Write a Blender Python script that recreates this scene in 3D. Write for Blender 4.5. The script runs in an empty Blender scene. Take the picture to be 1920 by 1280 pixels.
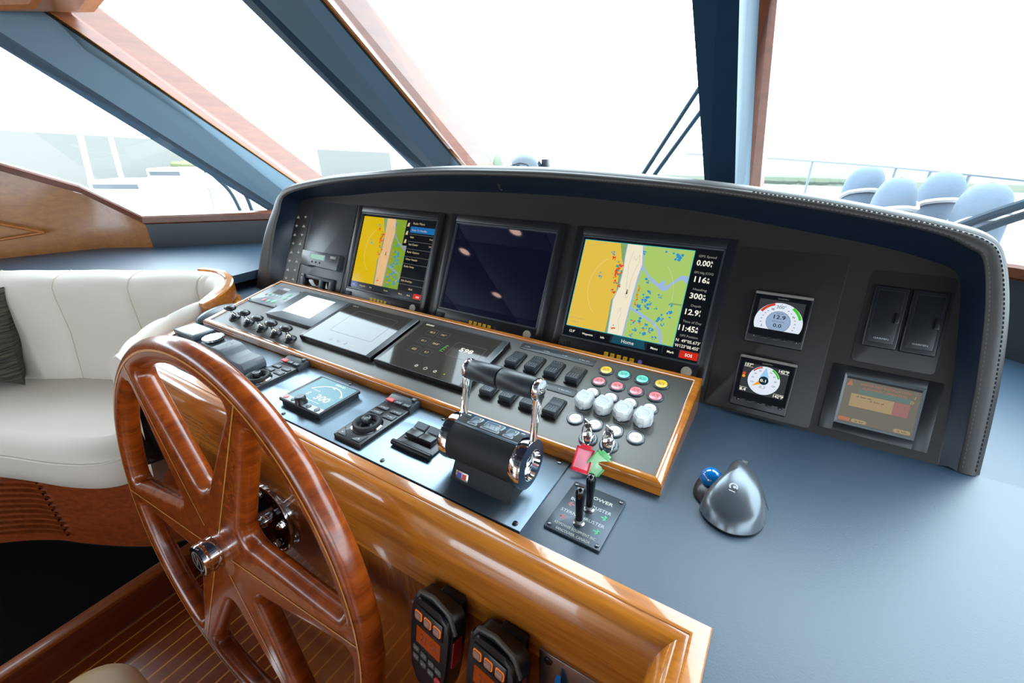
import bpy, bmesh, math, random
from mathutils import Matrix, Vector
random.seed(7)
PI = math.pi
SC = bpy.context.scene
COL = SC.collection

# ------------------------------------------------------------------ camera, sky, exposure
cd = bpy.data.cameras.new('camera'); cam = bpy.data.objects.new('camera', cd); COL.objects.link(cam)
cd.sensor_fit = 'HORIZONTAL'; cd.sensor_width = 36; cd.lens = 15.757; cd.clip_start = .02; cd.clip_end = 500
pitch, roll, yaw = .43363, -.01817, .56162
f0 = Vector((-math.sin(yaw), math.cos(yaw), 0)); r0 = Vector((math.cos(yaw), math.sin(yaw), 0)); u0 = Vector((0, 0, 1))
fw = f0*math.cos(pitch)-u0*math.sin(pitch); up = f0*math.sin(pitch)+u0*math.cos(pitch)
ri = r0*math.cos(roll)+up*math.sin(roll); up2 = -r0*math.sin(roll)+up*math.cos(roll)
cam.matrix_world = Matrix(((ri.x, up2.x, -fw.x, 0), (ri.y, up2.y, -fw.y, 0), (ri.z, up2.z, -fw.z, .5115), (0, 0, 0, 1)))
SC.camera = cam
cd.dof.use_dof = False

W = bpy.data.worlds.new('sky'); SC.world = W; W.use_nodes = True
bg = W.node_tree.nodes['Background']; bg.inputs[0].default_value = (.76, .90, 1.0, 1); bg.inputs[1].default_value = 5.6
# bright hazy sky: strongest ahead and to port where the veiled sun stands, weaker astern
wt = W.node_tree; wc = wt.nodes.new('ShaderNodeTexCoord'); wd = wt.nodes.new('ShaderNodeVectorMath'); wd.operation = 'DOT_PRODUCT'; wd.inputs[1].default_value = Vector((-.42, .78, .46)).normalized()
wm = wt.nodes.new('ShaderNodeMapRange'); wm.interpolation_type = 'SMOOTHSTEP'; wm.inputs['From Min'].default_value = -.1; wm.inputs['From Max'].default_value = 1; wm.inputs['To Min'].default_value = 6.5; wm.inputs['To Max'].default_value = 12.5
wt.links.new(wc.outputs['Generated'], wd.inputs[0]); wt.links.new(wd.outputs['Value'], wm.inputs['Value']); wt.links.new(wm.outputs[0], bg.inputs[1])
SC.view_settings.view_transform = 'Standard'; SC.view_settings.look = 'None'
SC.view_settings.exposure = 0; SC.view_settings.gamma = 1; SC.view_settings.use_curve_mapping = False

# ------------------------------------------------------------------ colours and materials
def lin(h):
    if isinstance(h, str):
        c = [int(h[i:i+2], 16)/255 for i in (0, 2, 4)]
        return tuple(x/12.92 if x <= .04045 else ((x+.055)/1.055)**2.4 for x in c)
    return h
def nn(t, typ, **k):
    n = t.nodes.new(typ)
    for a, b in k.items(): setattr(n, a, b)
    return n
def mat(name, col, rough=.5, metal=0, spec=.5, coat=0, crough=.05, emit=None, es=1, bump=0, bscale=200, trans=0, alpha=1, vary=0):
    m = bpy.data.materials.new(name); m.use_nodes = True; t = m.node_tree; b = t.nodes['Principled BSDF']
    c = lin(col)
    b.inputs['Base Color'].default_value = (*c, 1); b.inputs['Roughness'].default_value = rough
    b.inputs['Metallic'].default_value = metal; b.inputs['Specular IOR Level'].default_value = spec
    b.inputs['Coat Weight'].default_value = coat; b.inputs['Coat Roughness'].default_value = crough
    b.inputs['Transmission Weight'].default_value = trans; b.inputs['Alpha'].default_value = alpha
    if emit is not None:
        b.inputs['Emission Color'].default_value = (*lin(emit), 1); b.inputs['Emission Strength'].default_value = es
    tc = None
    if bump or vary:
        tc = nn(t, 'ShaderNodeTexCoord'); no = nn(t, 'ShaderNodeTexNoise'); no.inputs['Scale'].default_value = bscale
        no.inputs['Detail'].default_value = 4
        t.links.new(tc.outputs['Object'], no.inputs['Vector'])
    if bump:
        bm_ = nn(t, 'ShaderNodeBump'); bm_.inputs['Strength'].default_value = bump; bm_.inputs['Distance'].default_value = .12/bscale
        t.links.new(no.outputs['Fac'], bm_.inputs['Height']); t.links.new(bm_.outputs[0], b.inputs['Normal'])
    if vary:
        mx = nn(t, 'ShaderNodeMapRange'); mx.inputs['To Min'].default_value = rough*(1-vary); mx.inputs['To Max'].default_value = rough*(1+vary)
        t.links.new(no.outputs['Fac'], mx.inputs['Value']); t.links.new(mx.outputs[0], b.inputs['Roughness'])
    return m
def wood(name, c1, c2, axis, rough=.22, coat=.7, scale=1.0, crough=.04):
    m = bpy.data.materials.new(name); m.use_nodes = True; t = m.node_tree; b = t.nodes['Principled BSDF']
    tc = nn(t, 'ShaderNodeTexCoord'); mp = nn(t, 'ShaderNodeMapping')
    s = [26*scale]*3; s[axis] = 1.6*scale
    mp.inputs['Scale'].default_value = s
    n1 = nn(t, 'ShaderNodeTexNoise'); n1.inputs['Scale'].default_value = 3; n1.inputs['Detail'].default_value = 8; n1.inputs['Distortion'].default_value = .6
    n2 = nn(t, 'ShaderNodeTexNoise'); n2.inputs['Scale'].default_value = 14; n2.inputs['Detail'].default_value = 3
    ad = nn(t, 'ShaderNodeMath', operation='MULTIPLY_ADD'); ad.inputs[1].default_value = .35
    cr = nn(t, 'ShaderNodeValToRGB'); e = cr.color_ramp.elements
    e[0].position = .38; e[0].color = (*lin(c1), 1); e[1].position = .85; e[1].color = (*lin(c2), 1)
    t.links.new(tc.outputs['Object'], mp.inputs[0]); t.links.new(mp.outputs[0], n1.inputs[0]); t.links.new(mp.outputs[0], n2.inputs[0])
    t.links.new(n2.outputs[0], ad.inputs[0]); t.links.new(n1.outputs[0], ad.inputs[2]); t.links.new(ad.outputs[0], cr.inputs[0])
    t.links.new(cr.outputs[0], b.inputs['Base Color'])
    b.inputs['Roughness'].default_value = rough; b.inputs['Coat Weight'].default_value = coat; b.inputs['Coat Roughness'].default_value = crough
    return m
def screen(name, col, k=1.0, rough=.08, spec=.35):
    return mat(name, '050608', rough, emit=col, es=k, spec=spec)
def clearmat(name, col, fac, rough=.05):
    m = bpy.data.materials.new(name); m.use_nodes = True; t = m.node_tree; t.nodes.remove(t.nodes['Principled BSDF'])
    o = t.nodes['Material Output']; tr = nn(t, 'ShaderNodeBsdfTransparent'); tr.inputs[0].default_value = (*lin(col), 1)
    gl = nn(t, 'ShaderNodeBsdfGlossy'); gl.inputs['Roughness'].default_value = rough
    fr = nn(t, 'ShaderNodeFresnel'); fr.inputs[0].default_value = 1.45
    mx = nn(t, 'ShaderNodeMixShader'); t.links.new(fr.outputs[0], mx.inputs[0]); t.links.new(tr.outputs[0], mx.inputs[1]); t.links.new(gl.outputs[0], mx.inputs[2])
    last = mx
    if fac:
        df = nn(t, 'ShaderNodeBsdfDiffuse'); df.inputs[0].default_value = (.85, .88, .9, 1)
        m2 = nn(t, 'ShaderNodeMixShader'); m2.inputs[0].default_value = fac
        t.links.new(mx.outputs[0], m2.inputs[1]); t.links.new(df.outputs[0], m2.inputs[2]); last = m2
    t.links.new(last.outputs[0], o.inputs['Surface'])
    return m

LEATHER = mat('navy_black_leather', (.024, .051, .086), .42, bump=.5, bscale=420, spec=.65)
HOODL = mat('hood_leather', (.032, .028, .026), .42, bump=.5, bscale=500, spec=.6)
HOODN = mat('hood_navy_leather', (.004, .012, .028), .4, bump=.25, bscale=500, spec=.5)
PADLIT = mat('post_leather_lit', (.075, .130, .175), .5, bump=.3, bscale=300, spec=.7)  # lit copy of the post leather, window light put into the colour
PLATE = mat('black_coated_metal', (.17, .22, .27), .32, metal=.85, spec=.8, bump=.06, bscale=900)
PLATE2 = mat('dark_lettered_metal', (.045, .058, .075), .34, metal=.5, spec=.7)
PANEL = mat('black_panel_laminate', (.090, .083, .076), .38, metal=.6, spec=.7, bump=.05, bscale=700)
FACE = mat('dash_laminate', (.020, .017, .016), .42, spec=.5, bump=.05, bscale=700)
BLK = mat('black_plastic', (.010, .011, .013), .32, spec=.5)
BLKM = mat('matte_black_rubber', (.012, .013, .015), .6, spec=.4)
BLKG = mat('gloss_black', (.004, .004, .006), .06, spec=.5)
GRYD = mat('dark_grey_plastic', (.035, .042, .050), .38)
GRY = mat('grey_plastic', (.11, .125, .14), .42)
GRYL = mat('light_grey_plastic', (.30, .29, .26), .45)
CHROME = mat('chrome', (.86, .86, .87), .05, metal=1)
STEEL = mat('brushed_steel', (.55, .53, .50), .25, metal=1)
SCREWM = mat('dark_screw', (.10, .10, .11), .25, metal=1)
OFFSCR = mat('dark_screen_navy_glow', (.003, .004, .012), .03, spec=.6, emit='0b0c1e', es=.6)  # faint navy glow painted into the switched-off glass
TABGL = mat('tablet_glass', (.045, .040, .032), .05, spec=.32)
WHT = mat('white_paint', (.8, .8, .8), .4)
PRINT = mat('pale_print', (.55, .58, .6), .5)
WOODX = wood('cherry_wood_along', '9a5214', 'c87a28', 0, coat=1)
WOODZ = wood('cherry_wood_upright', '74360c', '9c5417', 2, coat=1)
WOODY = wood('cherry_wood_fore_aft', '9a5214', 'c87a28', 1, coat=1)
WOODL = wood('wall_veneer', '834a14', '9e6222', 1, rough=.3, coat=.6, crough=.12, scale=.7)
WOODV = wood('wall_veneer_upright', '945222', 'a8642e', 2, rough=.35, coat=.4, crough=.15)
WHEELW = wood('mahogany_wheel', '622206', '984410', 2, rough=.25, coat=.5, scale=.55, crough=.12)
INLAY = mat('maple_inlay', 'c98a44', .35, coat=.5)
TRIMW = wood('window_trim_wood', '562408', '6e3414', 1, rough=.4, coat=.22, crough=.25, scale=.5)
SEAT = mat('cream_vinyl', (.62, .55, .48), .42, bump=.1, bscale=120, spec=.4)
SEAM = mat('cream_seam', 'b9aa94', .6)
TAN = mat('tan_leather', 'b8956a', .5, bump=.1, bscale=100)
GLASS = clearmat('window_glass', 'f6fbfa', 0, .0)
CLEARP = clearmat('clear_plastic', 'fafcff', .50, .12)

# ------------------------------------------------------------------ mesh builder
_tc = {}
def text_mesh(s, bold=0, cond=1.0):
    k = (s, bold)
    if k not in _tc:
        cu = bpy.data.curves.new('t', 'FONT'); cu.body = s; cu.size = 1; cu.resolution_u = 2; cu.offset = bold
        ob = bpy.data.objects.new('t', cu); me = bpy.data.meshes.new_from_object(ob)
        V = [tuple(v.co) for v in me.vertices]; F = [tuple(p.vertices) for p in me.polygons]
        bpy.data.objects.remove(ob); bpy.data.curves.remove(cu); bpy.data.meshes.remove(me)
        _tc[k] = (V, F)
    return _tc[k]
I4 = Matrix.Identity(4)
def T(x, y, z): return Matrix.Translation((x, y, z))
def RX(a): return Matrix.Rotation(a, 4, 'X')
def RY(a): return Matrix.Rotation(a, 4, 'Y')
def RZ(a): return Matrix.Rotation(a, 4, 'Z')
class MB:
    def __init__(s, M=None): s.v = []; s.f = []; s.mt = []; s.mats = []; s.M = M or I4
    def mi(s, m):
        if m not in s.mats: s.mats.append(m)
        return s.mats.index(m)
    def add(s, V, F, m, M=None):
        MM = s.M @ M if M is not None else s.M
        o = len(s.v); k = s.mi(m)
        s.v += [tuple(MM @ Vector(v)) for v in V]
        for f in F: s.f.append(tuple(i+o for i in f)); s.mt.append(k)
        return s
    def frombm(s, bm, m, M=None):
        bm.verts.index_update()
        s.add([v.co.copy() for v in bm.verts], [[v.index for v in f.verts] for f in bm.faces], m, M); bm.free(); return s
    def box(s, x0, x1, y0, y1, z0, z1, m, bev=0, seg=2, M=None):
        bm = bmesh.new()
        vs = [bm.verts.new((x, y, z)) for x in (x0, x1) for y in (y0, y1) for z in (z0, z1)]
        for f in ((0, 1, 3, 2), (4, 6, 7, 5), (0, 4, 5, 1), (2, 3, 7, 6), (0, 2, 6, 4), (1, 5, 7, 3)): bm.faces.new([vs[i] for i in f])
        if bev: bmesh.ops.bevel(bm, geom=bm.edges[:], offset=bev, segments=seg, affect='EDGES', profile=.5)
        return s.frombm(bm, m, M)
    def prism(s, P, z0, z1, m, bev=0, seg=2, M=None, cap=True):
        # P counter-clockwise plan polygon; bevel only on the top rim
        bm = bmesh.new()
        a = [bm.verts.new((p[0], p[1], z0)) for p in P]; b = [bm.verts.new((p[0], p[1], z1)) for p in P]
        n = len(P)
        for i in range(n): bm.faces.new((a[i], a[(i+1) % n], b[(i+1) % n], b[i]))
        tf = bm.faces.new(b)
        if cap: bm.faces.new(a[::-1])
        if bev: bmesh.ops.bevel(bm, geom=list(tf.edges), offset=bev, segments=seg, affect='EDGES', profile=.5)
        return s.frombm(bm, m, M)
    def lathe(s, prof, m, M=None, n=28, a0=0, a1=2*PI, caps=False):
        full = abs(a1-a0-2*PI) < 1e-6; V = []; F = []; k = n if full else n+1
        for r, z in prof:
            for i in range(k):
                a = a0+(a1-a0)*i/n; V.append((r*math.cos(a), r*math.sin(a), z))
        for j in range(len(prof)-1):
            for i in range(n):
                i2 = (i+1) % k
                F.append((j*k+i, j*k+i2, (j+1)*k+i2, (j+1)*k+i))
        if caps and prof[0][0] > 1e-6 and full: F.append(tuple(range(k-1, -1, -1)))
        if caps and prof[-1][0] > 1e-6 and full: F.append(tuple(range((len(prof)-1)*k, len(prof)*k)))
        return s.add(V, F, m, M)
    def cyl(s, r, z0, z1, m, M=None, n=28, b=.0):
        p = [(r, z0), (r, z1)] if not b else [(r, z0), (r, z1-b), (r-b*.3, z1-b*.3), (r-b, z1)]
        return s.lathe(p, m, M, n, caps=True)
    def ball(s, c, r, m, sc=(1, 1, 1), n=20, M=None):
        pr = [(math.sin(PI*i/(n//2))*1.0, -math.cos(PI*i/(n//2))) for i in range(n//2+1)]
        MM = T(*c) @ Matrix.Diagonal((r*sc[0], r*sc[1], r*sc[2], 1))
        return s.lathe([(max(p, 0), z) for p, z in pr], m, (M @ MM) if M is not None else MM, n)
    def tube(s, P, r, m, n=10, closed=False, M=None):
        P = [Vector(p) for p in P]; V = []; F = []; N = len(P); ref = Vector((.13, .21, .97))
        rr = r if isinstance(r, (list, tuple)) else [r]*N
        prev = None
        for i in range(N):
            if closed: d = (P[(i+1) % N]-P[i-1])
            else: d = P[min(i+1, N-1)]-P[max(i-1, 0)]
            d.normalize()
            if prev is None: u = d.orthogonal().normalized()
            else:
                u = prev-d*prev.dot(d)
                if u.length < 1e-6: u = d.orthogonal()
                u.normalize()
            prev = u; w = d.cross(u)
            for k in range(n):
                a = 2*PI*k/n; V.append(P[i]+(u*math.cos(a)+w*math.sin(a))*rr[i])
        for i in range(N if closed else N-1):
            for k in range(n):
                j = (i+1) % N
                F.append((i*n+k, i*n+(k+1) % n, j*n+(k+1) % n, j*n+k))
        if not closed: F.append(tuple(range(n-1, -1, -1))); F.append(tuple(range((N-1)*n, N*n)))
        return s.add(V, F, m, M)
    def grid(s, rows, m, closed=False, M=None, flip=False):
        a = len(rows); b = len(rows[0]); V = [v for r in rows for v in r]; F = []
        for i in range(a-1):
            for j in range(b if closed else b-1):
                j2 = (j+1) % b; q = (i*b+j, i*b+j2, (i+1)*b+j2, (i+1)*b+j)
                F.append(q[::-1] if flip else q)
        return s.add(V, F, m, M)
    def poly(s, P, z, m, M=None): return s.add([(p[0], p[1], z) for p in P], [tuple(range(len(P)))], m, M)
    def rect(s, x0, y0, x1, y1, z, m, M=None): return s.poly([(x0, y0), (x1, y0), (x1, y1), (x0, y1)], z, m, M)
    def disc(s, x, y, r, z, m, n=20, sx=1, M=None): return s.poly([(x+r*sx*math.cos(2*PI*i/n), y+r*math.sin(2*PI*i/n)) for i in range(n)], z, m, M)
    def line(s, P, w, z, m, M=None):
        for a, b in zip(P[:-1], P[1:]):
            d = Vector((b[0]-a[0], b[1]-a[1])); L = d.length
            if L < 1e-7: continue
            q = Vector((-d.y, d.x))/L*w/2
            s.poly([(a[0]-q.x, a[1]-q.y), (b[0]-q.x, b[1]-q.y), (b[0]+q.x, b[1]+q.y), (a[0]+q.x, a[1]+q.y)], z, m, M)
        return s
    def arc(s, cx, cy, r, a0, a1, w, z, m, n=16):
        return s.line([(cx+r*math.cos(math.radians(a0+(a1-a0)*i/n)), cy+r*math.sin(math.radians(a0+(a1-a0)*i/n))) for i in range(n+1)], w, z, m)
    def text(s, st, x, y, h, z, m, al='c', w=None, bold=0, M=None):
        V, F = text_mesh(st, bold)
        if not V: return s
        x0 = min(v[0] for v in V); x1 = max(v[0] for v in V)
        k = h/.69; kx = k if w is None else w/(x1-x0)
        ox = {'l': -x0, 'c': -(x0+x1)/2, 'r': -x1}[al]
        return s.add([((v[0]+ox)*kx+x, v[1]*k+y, z) for v in V], F, m, M)
    def build(s, name, parent=None, world=False, flat=False, ang=38):
        me = bpy.data.meshes.new(name)
        V = s.v
        if world and parent is not None:
            Mi = FR_OF[parent].inverted(); V = [Mi @ Vector(v) for v in V]
        me.from_pydata([tuple(v) for v in V], [], s.f)
        for m in s.mats: me.materials.append(m)
        for p, k in zip(me.polygons, s.mt): p.material_index = k; p.use_smooth = not flat
        me.validate(); me.update()
        if not flat: me.set_sharp_from_angle(angle=math.radians(ang))
        o = bpy.data.objects.new(name, me); COL.objects.link(o)
        if parent is not None:
            o.parent = parent; FR_OF[o] = FR_OF[parent]
        else: FR_OF[o] = I4
        return o
FR_OF = {}
def thing(name, label, cat, M=I4, group=None):
    o = bpy.data.objects.new(name, None); COL.objects.link(o); o.matrix_world = M; FR_OF[o] = M.copy()
    o.empty_display_size = .02
    o['label'] = label; o['category'] = cat
    if group: o['group'] = group
    return o
def tag(o, label, cat, group=None):
    o['label'] = label; o['category'] = cat
    if group: o['group'] = group
    return o
def struct(o, label=None):
    o['kind'] = 'structure'
    if label: o['label'] = label
    return o
def recentre(o):   # put the origin of a single-mesh thing at the bottom centre of its bounds
    vs = [v.co for v in o.data.vertices]
    c = Vector(((min(v.x for v in vs)+max(v.x for v in vs))/2, (min(v.y for v in vs)+max(v.y for v in vs))/2, min(v.z for v in vs)))
    o.data.transform(T(-c.x, -c.y, -c.z)); o.location = c; FR_OF[o] = T(*c)
    return o
def rrect(x0, y0, x1, y1, r, n=4):
    P = []
    for cx, cy, a in ((x1-r, y0+r, -90), (x1-r, y1-r, 0), (x0+r, y1-r, 90), (x0+r, y0+r, 180)):
        for i in range(n+1):
            t = math.radians(a+90*i/n); P.append((cx+r*math.cos(t), cy+r*math.sin(t)))
    return P
def catmull(P, k=6, closed=False):
    P = [Vector(p) for p in P]; n = len(P); R = []
    for i in range(n if closed else n-1):
        p0 = P[(i-1) % n] if closed or i > 0 else P[0]*2-P[1]
        p1 = P[i]; p2 = P[(i+1) % n]
        p3 = P[(i+2) % n] if closed or i+2 < n else P[n-1]*2-P[n-2]
        for j in range(k):
            t = j/k; R.append(.5*((2*p1)+(-p0+p2)*t+(2*p0-5*p1+4*p2-p3)*t*t+(-p0+3*p1-3*p2+p3)*t**3))
    if not closed: R.append(P[-1])
    return R
def offs(P, closed=False):
    # mitred right-hand normals of a plan path
    n = len(P); R = []
    for i in range(n):
        a = P[i-1] if (closed or i > 0) else None; b = P[(i+1) % n] if (closed or i < n-1) else None
        ds = []
        if a is not None: d = Vector((P[i][0]-a[0], P[i][1]-a[1])); ds.append(d.normalized())
        if b is not None: d = Vector((b[0]-P[i][0], b[1]-P[i][1])); ds.append(d.normalized())
        ns = [Vector((d.y, -d.x)) for d in ds]
        if len(ns) == 1: R.append(ns[0])
        else:
            m = (ns[0]+ns[1]).normalized(); R.append(m/max(.3, m.dot(ns[0])))
    return R
def sweep(mb, path, prof, m, closed=False, side=1, M=None):
    N = offs(path, closed); rows = []
    for p, q in zip(path, N):
        rows.append([(p[0]+q.x*d*side, p[1]+q.y*d*side, z) for d, z in prof])
    if closed: rows.append(rows[0])
    return mb.grid(rows, m, flip=(side > 0), M=M)

# working planes: desk z = 0, raised switch panel, dash face
T1, Y1, H1 = .1976, .5645, .018
T2, Y2 = 1.1145, .8707
def FR(x, s, n=0): return T(x, Y1+s*math.cos(T1)-n*math.sin(T1), H1+s*math.sin(T1)+n*math.cos(T1)) @ RX(T1)
def FD(x, s, n=0): return T(x, Y2+s*math.cos(T2)-n*math.sin(T2), s*math.sin(T2)+n*math.cos(T2)) @ RX(T2)
ZF = -.9

# ------------------------------------------------------------------ the setting: cabin shell
CEIL = mat('navy_ceiling_panels', (.010, .012, .030), .5)
WALLB = mat('aft_wall_cream', (.42, .33, .24), .6)
PLATBLK = mat('platform_black', (.0015, .0015, .002), .95, spec=.1)  # platform in one flat near-black colour
FLOORW = bpy.data.materials.new('teak_and_holly_floor'); FLOORW.use_nodes = True
t = FLOORW.node_tree; b = t.nodes['Principled BSDF']
tc = nn(t, 'ShaderNodeTexCoord'); sx = nn(t, 'ShaderNodeSeparateXYZ'); t.links.new(tc.outputs['Object'], sx.inputs[0])
m1 = nn(t, 'ShaderNodeMath', operation='MULTIPLY_ADD'); m1.inputs[1].default_value = 1/.0453; m1.inputs[2].default_value = 1.5/.0453+40+.5
m2 = nn(t, 'ShaderNodeMath', operation='FRACT'); m3 = nn(t, 'ShaderNodeMath', operation='SUBTRACT'); m3.inputs[1].default_value = .5
m4 = nn(t, 'ShaderNodeMath', operation='ABSOLUTE'); m5 = nn(t, 'ShaderNodeMath', operation='LESS_THAN'); m5.inputs[1].default_value = .05
t.links.new(sx.outputs[0], m1.inputs[0]); t.links.new(m1.outputs[0], m2.inputs[0]); t.links.new(m2.outputs[0], m3.inputs[0]); t.links.new(m3.outputs[0], m4.inputs[0]); t.links.new(m4.outputs[0], m5.inputs[0])
no = nn(t, 'ShaderNodeTexNoise'); no.inputs['Scale'].default_value = 3; no.inputs['Detail'].default_value = 6
mp = nn(t, 'ShaderNodeMapping'); mp.inputs['Scale'].default_value = (30, 2, 1); t.links.new(tc.outputs['Object'], mp.inputs[0]); t.links.new(mp.outputs[0], no.inputs[0])
cr = nn(t, 'ShaderNodeValToRGB'); cr.color_ramp.elements[0].color = (*lin('54200a'), 1); cr.color_ramp.elements[1].color = (*lin('8c3f14'), 1); t.links.new(no.outputs[0], cr.inputs[0])
mx = nn(t, 'ShaderNodeMix', data_type='RGBA'); mx.inputs[7].default_value = (*lin('c98436'), 1)
t.links.new(m5.outputs[0], mx.inputs[0]); t.links.new(cr.outputs[0], mx.inputs[6]); t.links.new(mx.outputs[2], b.inputs['Base Color'])
b.inputs['Roughness'].default_value = .25; b.inputs['Coat Weight'].default_value = .5; b.inputs['Coat Roughness'].default_value = .1

struct(MB().box(-1.55, 2.6, -3.4, 1.5, ZF-.04, ZF, FLOORW).build('floor'))
pl = struct(MB().box(-3.4, -1.575, -3.4, 1.3, ZF-.04, -.78, PLATBLK).build('floor_platform'), 'near-black raised floor in front of the settee')
rb = MB(); rb.box(-1.575, -1.55, -3.4, .5, ZF, -.792, wood('dark_riser_wood', '4a1a08', '6e2c10', 1, rough=.35, coat=.3), .002)
rb.box(-1.59, -1.545, -3.4, .5, -.792, -.778, wood('riser_nosing_wood', '7a3a14', '9a5220', 1, rough=.35, coat=.3), .004)
struct(rb.build('trim_1'), 'dark wooden step riser between striped floor and black platform')
# ceiling of navy panels with seams
cb = MB()
for i in range(9):
    for j in range(4):
        cb.box(-3.4+i*.7, -2.708+i*.7, -3.4+j*1.02, -2.388+j*1.02, 1.25, 1.28, CEIL, .004)
cb.box(-3.4, 2.9, -3.4, .68, 1.28, 1.31, CEIL)
struct(cb.build('ceiling'))
wbk = MB()
for x0, x1, z0, z1 in ((-3.2, -2.3, ZF, 1.25), (-2.3, -.9, .72, 1.25), (-.9, .1, ZF, 1.25), (.1, 2.0, ZF, -.1), (.1, 2.0, .72, 1.25), (2.0, 2.7, ZF, 1.25)): wbk.box(x0, x1, -3.45, -3.4, z0, z1, WALLB)
struct(wbk.build('wall_back'), 'aft wall with a doorway and a wide window')
# left side wall : veneer below a sill that climbs aft
K = [(-2.52, .885), (-2.72, .765), (-2.885, .455), (-3.05, 0), (-3.2, -1.2), (-3.2, -3.4)]
zt = [.165, .300, .47, .50, .50, .50]
wb = MB(); rows = [[(x, y, -.8) for x, y in K], [(x, y, .062) for x, y in K]]
wb.grid(rows, WOODV)
wb.grid([[(x, y, .062) for x, y in K], [(x, y, z) for (x, y), z in zip(K, zt)]], WOODL)
wb.grid([[(x-.06, y, -.8) for x, y in K], [(x-.06, y, z) for (x, y), z in zip(K, zt)]], WOODL, flip=True)
wl = struct(wb.build('wall_left'), 'glossy veneer side wall rising beside the settee')
# drawer-like panel moulding seen at far left
fbm = MB()
P0, P1 = Vector((-2.79, .63, .20)), Vector((-2.885, .455, .22))
fbm.tube([(-2.775, .60, .155), (-2.90, .36, .265), (-2.98, .14, .30)], .006, WOODV, 6)
fbm.tube([(-2.775, .60, .155), (-2.90, .36, .13), (-2.98, .14, .12)], .006, WOODV, 6)
fbm.build('moulding', wl)
struct(MB().box(2.6, 2.65, -3.4, 1.2, ZF, -.0, WOODL).build('wall_right'))
# windshield sill, lower wall and shelf
SIL = [(-2.52, .885), (-2.10, 1.215), (-1.30, 1.62), (-.24, 1.66), (.48, 1.56), (.95, 1.25), (1.6, .7), (2.4, -.2)]
s_ = MB(); sweep(s_, SIL, [(.06, .165), (-.005, .165), (-.012, .172), (-.012, .195), (-.004, .202), (.06, .202)], TRIMW, side=-1)
struct(s_.build('trim_2'), 'varnished wooden sill under the windshield')
s_ = MB(); t_ = MB()
for a, bb in (((-2.885, .455, .47), (-2.72, .765, .30)), ((-2.72, .765, .30), (-2.52, .885, .165)), ((-3.05, 0, .5), (-2.885, .455, .47))):
    pass
sd = [(-3.2, -1.2, .52), (-3.05, 0, .52), (-2.885, .455, .49), (-2.72, .765, .325), (-2.525, .885, .19)]
rows = []
for (x, y, z) in sd: rows.append([(x+.012, y-.006, z-.022), (x+.016, y-.008, z+.006), (x+.008, y-.004, z+.014), (x-.06, y+.02, z+.014), (x-.06, y+.02, z-.022)])
s_.grid(rows, TRIMW, flip=True)
struct(s_.build('trim_3'), 'varnished wooden sill climbing aft along the side window')
FASL = mat('sill_leather', (.022, .026, .030), .42, bump=.3, bscale=300, spec=.6)
s_ = MB(); sweep(s_, SIL, [(.0, -.06), (.0, .166)], FASL, side=-1)
struct(s_.build('wall_front'), 'leather covered upstand between shelf and windshield sill')
# shelf left (high) and right (low)
left = [(-2.54, .885), (-2.72, .765), (-2.885, .455), (-3.05, 0), (-3.3, -.2), (-3.1, .07), (-2.504, .40), (-2.14, .60), (-1.90, .72), (-1.76, .785), (-1.66, .80), (-1.66, .885), (-1.56, .93), (-1.5, 1.54), (-2.10, 1.22)]
struct(MB().prism([(-3.3, -.6), (-2.504, .385), (-2.14, .585), (-1.885, .715), (-1.762, .775), (-1.70, .80), (-1.70, .905), (-1.50, 1.03), (-1.45, 1.55), (-2.10, 1.225), (-2.54, .895), (-2.74, .77), (-2.90, .46), (-3.07, 0)], .03, .06, LEATHER).build('trim_4'), 'black leather shelf under the left windshield')
struct(MB().prism([(.342, .874), (1.45, .874), (.95, 1.25), (.48, 1.56), (-.24, 1.66), (-1.3, 1.62), (-1.3, 1.1), (.3, 1.1)][::1], -.06, -.03, LEATHER).build('trim_5'), 'black leather shelf under the right windshield')

PADSHADE = mat('post_leather_shaded', (.006, .030, .060), .8, bump=.3, bscale=300, spec=.15)  # same post leather again, darkened in colour for the shaded narrow faces
# windshield posts: real leather-clad posts with a wooden inner trim, raked aft
def post(name, label, cols, mats_, depth, ext=.35):
    # cols: list of (bottom xyz, top xyz)
    m_ = MB(); out = Vector(depth)
    for (a, b), (c, d), mm in zip(cols[:-1], cols[1:], mats_):
        a, b, c, d = map(Vector, (a, b, c, d))
        ab = (b-a); cd_ = (d-c)
        a2, b2, c2, d2 = a-ab*.35, b+ab*ext, c-cd_*.35, d+cd_*ext
        m_.add([a2, c2, d2, b2], [(0, 1, 2, 3)], mm)
    a, b = map(Vector, cols[0]); c, d = map(Vector, cols[-1])
    a2, b2 = a-(b-a)*.35, b+(b-a)*ext; c2, d2 = c-(d-c)*.35, d+(d-c)*ext
    m_.add([a2, b2, b2+out, a2+out], [(0, 1, 2, 3)], mats_[0]); m_.add([c2, d2, d2+out, c2+out], [(3, 2, 1, 0)], mats_[-1]); m_.add([a2+out, b2+out, d2+out, c2+out], [(0, 1, 2, 3)], mats_[0])
    return struct(m_.build(name, flat=True), label)
def R3(d, y): return (d[0]*y, y, .5115+d[2]*y)
WL = (.0, .10, .03)
pd = dict(Al=((-1.700, 1, -.252), (-3.91, 1, .478)), Am=((-1.650, 1, -.232), (-3.86, 1, .555)), Ar=((-1.512, 1, -.142), (-3.18, 1, .560)), Aw=((-1.452, 1, -.132), (-2.89, 1, .530)))
GAP = mat('trim_shadow_gap', (.006, .005, .005), .6)
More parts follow.
